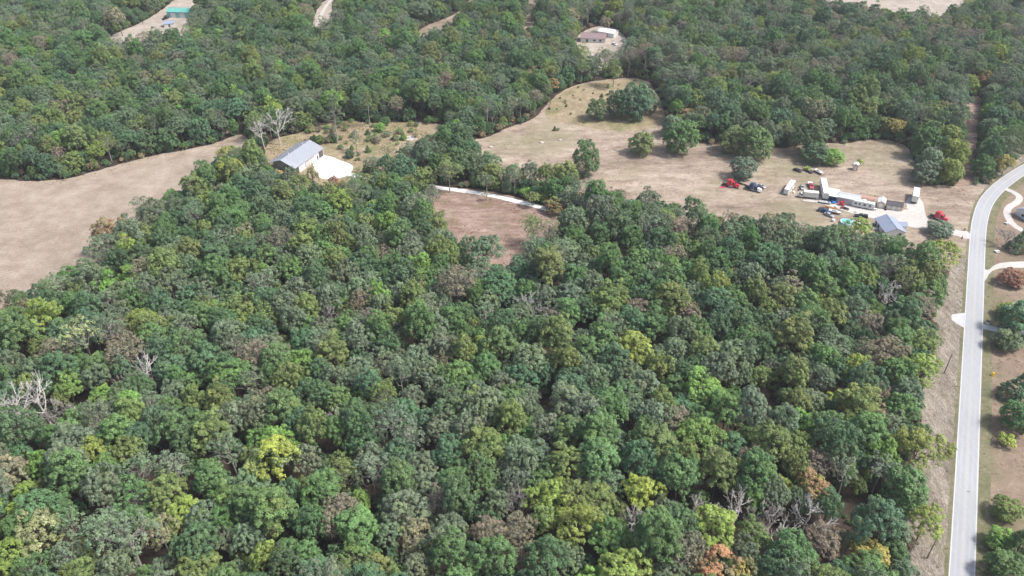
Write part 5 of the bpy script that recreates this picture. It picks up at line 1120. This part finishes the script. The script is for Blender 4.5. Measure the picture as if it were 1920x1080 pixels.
def pick(x, y):
    """what grows here"""
    far_right = x > 20 and y > 440
    n1 = fieldn(x, y, .012); n2 = fieldn(x, y, .05, 9)
    u = RT.random()
    if far_right:
        if u < .17: return 'thin', 'grey'
        if u < .25: return 'thin', 'brown'
        if u < .40: return 'sparse', RT.choice(('grey', 'olive'))
        if u < .44: return 'sparse', 'pink' if u < .415 else 'tan'
        if u < .62: return 'oak', RT.choice(('grey', 'olive', 'mid'))
        if u < .68: return 'oak', 'yellow'
        return RT.choice(('oak', 'tall')), RT.choice(('mid', 'blue', 'dark', 'grey'))
    if u < .022+.02*n1: return 'sparse', 'brown'
    if u < .028: return 'sparse', RT.choice(('pink', 'tan', 'brown'))
    if u < .09: return 'thin', 'grey'
    if u < .155: return 'sparse', RT.choice(('grey', 'grey', 'mid', 'olive'))
    if u < .20+.10*n2: return RT.choice(('plume', 'oak')), RT.choice(('yellow', 'olive', 'bright', 'bright'))
    if u < .30+.13*n2: return RT.choice(('oak', 'tall')), 'olive'
    if u < .55: return 'oak', 'grey'
    if u < .75: return RT.choice(('oak', 'tall')), 'mid'
    if u < .87: return 'oak', 'blue'
    return RT.choice(('oak', 'oak', 'tall')), 'dark'
cp_, sp_ = cos(PITCH), sin(PITCH)
def in_reach(x, y): return abs(x) < (y*cp_+180*sp_)*.64+24
FILL0 = len(TREES)
def fill(n_try, rlo, rhi, f, hk, small=False):
    for _ in range(n_try):
        y = 98+(760-98)*RT.random()**.8; x = RT.uniform(-560, 560)
        if not in_reach(x, y): continue
        r = RT.uniform(rlo, rhi)
        if near(x, y, r, f) or blocked(x, y, r): continue
        sh, co = pick(x, y)
        if small and sh in ('plume', 'tall'): sh = 'oak'
        ed = min([edge_dist(x, y, q) for (q, k), b in zip(OPEN[:12], BB) if b[0] < x < b[1] and b[2] < y < b[3]]+[99])
        if ed < r+3 and sh in ('oak', 'tall', 'plume') and RT.random() < .55: sh = 'round'
        h_ = hk*RT.uniform(.80, 1.15)*(1+.1*fieldn(x, y, .02, 3))*(NOM[sh]/r)**.45
        k = KIND[co]
        put(x, y, sh, co, r, h_, None, k[0], k[1], k[2]); remember(x, y, r)
fill(60000, 4.0, 6.3, .61, 1.02)
fill(80000, 2.9, 4.4, .61, .97)
fill(60000, 2.0, 3.0, .56, .82, True)
print('trees', len(TREES), 'specials', FILL0)

# ---- which trees become objects of their own
def apparent(t): return t['r']/math.hypot(t['x'], t['y'], 170)
def in_view(t):
    zc = t['y']*cp_+(180-8)*sp_
    if abs(t['x'])/zc > .64+t['r']*.7/zc: return False
    up = (t['y']*sp_-(180-12)*cp_)/zc
    return -.36-t['r']*.6/zc < up < .36
named = [t for t in TREES if t['label']]
rest = [t for t in TREES if not t['label']]
by = {}
for t in rest: by.setdefault(t['name'], []).append(t)
LIMIT = dict(dark_oak_tree=295, green_tree=300, yellowing_tree=250, autumn_tree=200, cedar_bush=100)
indiv, mass = [], []
for k, ts in by.items():
    ts.sort(key=lambda t: (not in_view(t), -apparent(t)))
    lim = LIMIT[k]
    for i, t in enumerate(ts): (indiv if i < lim and in_view(t) and (t['y'] < 420 or k == 'cedar_bush') else mass).append(t)

# labels of the unnamed ones: colour, size, and how near they stand to a tree or thing that is easy to find
LAND = [(t['x'], t['y'], t['short']) for t in TREES if t['short']]
LAND += [(*(163.88,233.29), 'the concrete stub drive'), (*(166.24,301.65), 'the blue grey roofed ranch house'), (*(147.57,304.39), 'the turquoise pool'), (*(109.43,131.15), 'the lower utility pole'), (*(-109.25,373.21), 'the metal garage')]
ORD = ['nearest', 'second nearest', 'third nearest', 'fourth nearest', 'fifth nearest', 'sixth nearest', 'seventh nearest', 'eighth nearest', 'ninth nearest', 'tenth nearest', 'eleventh nearest', 'twelfth nearest', 'thirteenth nearest', 'fourteenth nearest', 'fifteenth nearest']
def desc(t):
    if t['name'] == 'cedar_bush': return ('low' if t['r'] < 1.5 else 'taller')+' '+COLOUR[t['colour']]+' '+('cedar' if t['shape'] == 'cedar' else 'bush')
    sz = 'small' if t['r'] < 3.0 else ('mid-sized' if t['r'] < 4.6 else 'large')
    sh = {'sparse': ' sparse', 'thin': ' thin', 'tall': ' tall'}.get(t['shape'], '')
    return f"{sz}{sh} {COLOUR[t['colour']]} tree"
for t in TREES: t['desc'] = desc(t) if t['name'] else ''
pool = {}
for t in TREES:
    if not t['label']: pool.setdefault(t['desc'], []).append(t)
used = set()
for t in indiv:
    ls = sorted(LAND, key=lambda l: math.hypot(l[0]-t['x'], l[1]-t['y']))
    for (lx, ly, s) in ls[:40]:
        d0 = math.hypot(lx-t['x'], ly-t['y'])
        k = sum(1 for o in pool[t['desc']] if o is not t and math.hypot(lx-o['x'], ly-o['y']) < d0)
        lb = f"{t['desc']}, {ORD[min(k, 14)]} to {s}"
        if k < 15 and lb not in used and len(lb.split()) <= 16: break
    used.add(lb); t['label'] = lb

def plant(t):
    cr, tk = V[t['shape']][t['i']]
    root = bpy.data.objects.new(t['name'], None); COL.objects.link(root); root.empty_display_size = .5
    root.location = (t['x'], t['y'], 0); root.rotation_euler = (0, 0, t['rot']); root.scale = (t['s'], t['s'], t['s']*t['hk'])
    tag(root, t['label'], t['cat'], t['group'])
    a = bpy.data.objects.new('trunk', tk); COL.objects.link(a); a.parent = root
    b = bpy.data.objects.new('bare_crown' if t['shape'] in ('bare', 'twig') else 'crown', cr); COL.objects.link(b); b.parent = root; b['tint'] = t['tint']; b['tint_two'] = t['tint2']
for t in named+indiv: plant(t)
print('individual trees', len(named)+len(indiv), 'mass', len(mass))

# ---- masses: geometry-node instances of whole trees, brush and weeds
def joined(cr, tk, name):
    """trunk and crown as one mesh for the masses"""
    a = bpy.data.objects.new('a', cr.copy()); b = bpy.data.objects.new('b', tk.copy())
    me = bpy.data.meshes.new(name)
    n1 = len(cr.vertices); co1 = np.empty(n1*3); cr.vertices.foreach_get('co', co1); n2 = len(tk.vertices); co2 = np.empty(n2*3); tk.vertices.foreach_get('co', co2)
    fs = [tuple(p.vertices) for p in cr.polygons]+[tuple(v+n1 for v in p.vertices) for p in tk.polygons]
    me.from_pydata(np.concatenate([co1, co2]).reshape(-1, 3).tolist(), [], fs)
    me.materials.append(cr.materials[0]); me.materials.append(tk.materials[0])
    mi = np.zeros(len(fs), dtype=np.int32); mi[len(cr.polygons):] = 1; me.polygons.foreach_set('material_index', mi)
    for nm in ('lv', 'hv'):
        if nm in cr.attributes:
            v = np.zeros(n1+n2, dtype=np.float32); q = np.empty(n1, dtype=np.float32); cr.attributes[nm].data.foreach_get('value', q); v[:n1] = q
            me.attributes.new(nm, 'FLOAT', 'POINT').data.foreach_set('value', v)
    me.update(); bpy.data.objects.remove(a); bpy.data.objects.remove(b)
    return me
def scatter(name, pts, meshes, label, cat):
    """pts: (x,y,z, mesh index, rot, sx, sz, tint)"""
    c = bpy.data.collections.new(name+'_source')
    for i, me in enumerate(meshes):
        o = bpy.data.objects.new(f'{name}_{i:03d}', me); c.objects.link(o)
    me = bpy.data.meshes.new(name); me.from_pydata([(p[0], p[1], p[2]) for p in pts], [], [])
    me.attributes.new('vi', 'INT', 'POINT').data.foreach_set('value', np.array([p[3] for p in pts], dtype=np.int32))
    me.attributes.new('ro', 'FLOAT_VECTOR', 'POINT').data.foreach_set('vector', np.array([(0, 0, p[4]) for p in pts], dtype=np.float32).reshape(-1))
    me.attributes.new('sc', 'FLOAT_VECTOR', 'POINT').data.foreach_set('vector', np.array([(p[5], p[5], p[6]) for p in pts], dtype=np.float32).reshape(-1))
    me.attributes.new('tint', 'FLOAT_VECTOR', 'POINT').data.foreach_set('vector', np.array([p[7] for p in pts], dtype=np.float32).reshape(-1))
    me.attributes.new('tint_two', 'FLOAT_VECTOR', 'POINT').data.foreach_set('vector', np.array([(p[8] if len(p) > 8 else (p[7][0]*1.15, p[7][1]*1.05, p[7][2]*.9)) for p in pts], dtype=np.float32).reshape(-1))
    o = bpy.data.objects.new(name, me); COL.objects.link(o); tag(o, label, cat, None, 'stuff')
    ng = bpy.data.node_groups.new(name, 'GeometryNodeTree')
    ng.interface.new_socket('Geometry', in_out='INPUT', socket_type='NodeSocketGeometry'); ng.interface.new_socket('Geometry', in_out='OUTPUT', socket_type='NodeSocketGeometry')
    N = ng.nodes.new; L = ng.links.new
    gi, go = N('NodeGroupInput'), N('NodeGroupOutput')
    ci = N('GeometryNodeCollectionInfo'); ci.inputs['Collection'].default_value = c; ci.inputs['Separate Children'].default_value = True; ci.inputs['Reset Children'].default_value = True
    ip = N('GeometryNodeInstanceOnPoints'); ip.inputs['Pick Instance'].default_value = True
    def at(nm, tp):
        n = N('GeometryNodeInputNamedAttribute'); n.data_type = tp; n.inputs[0].default_value = nm; return n.outputs[0]
    L(gi.outputs[0], ip.inputs['Points']); L(ci.outputs[0], ip.inputs['Instance']); L(at('vi', 'INT'), ip.inputs['Instance Index'])
    er = N('FunctionNodeEulerToRotation'); L(at('ro', 'FLOAT_VECTOR'), er.inputs[0]); L(er.outputs[0], ip.inputs['Rotation']); L(at('sc', 'FLOAT_VECTOR'), ip.inputs['Scale'])
    L(ip.outputs[0], go.inputs[0])
    md = o.modifiers.new('scatter', 'NODES'); md.node_group = ng
    return o
FM = []; FI = {}
for sh in ('oak', 'tall', 'plume', 'sparse', 'thin', 'cedar', 'shrub', 'round'):
    for i, (cr, tk) in enumerate(V[sh]): FI[(sh, i)] = len(FM); FM.append(joined(cr, tk, f'{sh}_tree'))
scatter('woodland', [(t['x'], t['y'], 0, FI[(t['shape'], t['i'])], t['rot'], t['s'], t['s']*t['hk'], t['tint'], t['tint2']) for t in mass], FM, 'dense mixed green woods reading as one mass in the distance', 'woods')
# undergrowth below the trees
UG = []
for _ in range(14000):
    y = 98+(740-98)*RT.random()**.8; x = RT.uniform(-540, 540)
    if not in_reach(x, y): continue
    r = RT.uniform(1.0, 2.8)
    if blocked(x, y, r+.3): continue
    co = RT.choice(('dark', 'dark', 'mid', 'blue', 'olive', 'brown', 'dark'))
    UG.append((x, y, -.1, RT.randrange(4), RT.uniform(0, 6.28), r/2.2, r/2.2*RT.uniform(.7, 1.3), jit(TINT[co], .2)))
for q in GAPS:
    for _ in range(16):
        i = RT.randrange(len(q)); c_ = Vector((sum(p[0] for p in q)/len(q), sum(p[1] for p in q)/len(q))); p = Vector(q[i]).lerp(c_, RT.uniform(.1, 1)); r = RT.uniform(.5, 1.5)
        UG.append((p.x+RT.uniform(-2, 2), p.y+RT.uniform(-2, 2), -.1, RT.randrange(4), RT.uniform(0, 6.28), r/2.2, r/2.2, jit(TINT[RT.choice(('dark', 'brown', 'mid'))], .2)))
for (q, k_) in OPEN[:12]:
    for i in range(len(q)):
        a, b = Vector(q[i]), Vector(q[(i+1) % len(q)]); L_ = (b-a).length; n_ = Vector((-(b-a).y, (b-a).x))/max(L_, .01)
        for _ in range(int(L_/1.5)):
            p = a.lerp(b, RT.random())+n_*RT.uniform(-5, 5)
            if not in_reach(p.x, p.y) or any(inside(p.x, p.y, z_[0]) for z_ in OPEN): continue
            r = RT.uniform(.8, 2.4); co = RT.choice(('dark', 'mid', 'grey', 'olive', 'brown', 'mid', 'tan', 'blue'))
            UG.append((p.x, p.y, -.1, RT.randrange(4), RT.uniform(0, 6.28), r/2.2, r/2.2*RT.uniform(.8, 1.5), jit(TINT[co], .2)))
scatter('undergrowth', UG, [joined(cr, tk, 'brush') for cr, tk in V['shrub']], 'low brush on the shaded ground below the trees', 'undergrowth')
# dry weeds on open ground
def tuft(seed):
    q = random.Random(seed); m = MB()
    for k in range(16):
        a = q.uniform(0, 6.28); r = q.uniform(0, .35); l = q.uniform(.2, .55); x, y = r*cos(a), r*sin(a); b = q.uniform(0, 6.28); w_ = .07
        m.add([(x-w_*sin(b), y+w_*cos(b), 0), (x+w_*sin(b), y-w_*cos(b), 0), (x+.25*cos(a)*l+.1*q.uniform(-1, 1), y+.25*sin(a)*l, l)], [(0, 1, 2)])
    me = m.mesh('tuft'); me.materials.append(M_leaf); n = len(me.vertices)
    for nm in ('lv', 'hv'): me.attributes.new(nm, 'FLOAT', 'POINT').data.foreach_set('value', np.array([q.random()*.8 for _ in range(n)], dtype=np.float32))
    return me
WD = []
def weeds(poly, n, tints, lo, hi, edge=None):
    xs = [p[0] for p in poly]; ys = [p[1] for p in poly]; k = 0
    for _ in range(n*6):
        if k >= n: break
        x, y = RT.uniform(min(xs), max(xs)), RT.uniform(min(ys), max(ys))
        if not inside(x, y, poly) or not in_reach(x, y): continue
        if edge and edge_dist(x, y, poly) > edge: continue
        if fieldn(x, y, .06, 4) < -.12 and not edge: continue
        if any(inside(x, y, q) for q in KEEP): continue
        k += 1; s = RT.uniform(lo, hi); WD.append((x, y, .02, RT.randrange(5), RT.uniform(0, 6.28), s, s*RT.uniform(.3, .6), jit(RT.choice(tints), .15)))
KEEP = [[(130.09,323.62),(138.68,327.67),(179.23,317.67),(184.92,331.79),(193.67,331.79),(186.87,312.83),(199.99,298.94),(194.66,287.59),(153.72,288.01),(135.28,301.19),(139.71,315.24)], DRIVE, [(-102.55,375.07),(-96.29,373.83),(-80.05,362.91),(-76.98,357.05),(-80.01,346.84),(-92.48,344.63)]]
dry = [(.40, .33, .25), (.36, .29, .21), (.30, .26, .17), (.46, .39, .31)]
weeds(PAST, 3600, dry+[(.24, .22, .13)], .5, 1.1)
weeds(GYARD, 1000, dry+[(.15, .17, .06), (.2, .2, .08)], .8, 2.4)
weeds(CLEAR, 700, [(.34, .22, .16), (.42, .31, .24), (.26, .2, .12)], .6, 1.6)
weeds(HAY, 900, [(.36, .28, .18), (.3, .26, .13)], .8, 1.8, 5.0)
weeds(CUT, 400, dry, .8, 1.8)
vg = [tuple(p) for p in offset_line(mid, -RW-10.5)]+[tuple(p) for p in reversed(offset_line(mid, -RW-.5))]
weeds(vg, 2600, dry+[(.22, .21, .12), (.20, .17, .13)], .5, 1.3)
vy = [tuple(p) for p in offset_line(mid, RW+.6)]+[tuple(p) for p in reversed(offset_line(mid, RW+26))]
KEEP += [[(188.98,268.14),(219.53,276.02),(214.82,267.37),(184.02,256.89)], [(171.78,232.97),(188.87,230.43),(185.59,224.22),(169.07,227.29)], [(231.61,340.27),(246.44,337.06),(228.40,292.32),(215.82,294.50),(220.41,312.83)]]
weeds(vy, 2200, [(.20, .19, .10), (.27, .22, .16), (.16, .17, .08), (.33, .28, .21)], .5, 1.3)
scatter('dry_weeds', WD, [tuft(i) for i in range(5)], 'scattered tufts of dry grass and weeds on open ground', 'weeds')

# ================================================================ haze
hz = B(-2700, 2700, -2700, 2700, -1, 186).build('haze', mat('unused', (1, 1, 1)))
hm = bpy.data.materials.new('haze'); hm.use_nodes = True; ht = hm.node_tree
for n in list(ht.nodes):
    if n.type == 'BSDF_PRINCIPLED': ht.nodes.remove(n)
pv = ht.nodes.new('ShaderNodeVolumePrincipled'); pv.inputs['Color'].default_value = (.9, .94, 1.0, 1); pv.inputs['Density'].default_value = .00013; pv.inputs['Anisotropy'].default_value = .2
ht.links.new(pv.outputs[0], [n for n in ht.nodes if n.type == 'OUTPUT_MATERIAL'][0].inputs['Volume'])
hz.data.materials[0] = hm
tag(hz, 'thin pale haze over the far woods', 'haze', None, 'stuff')
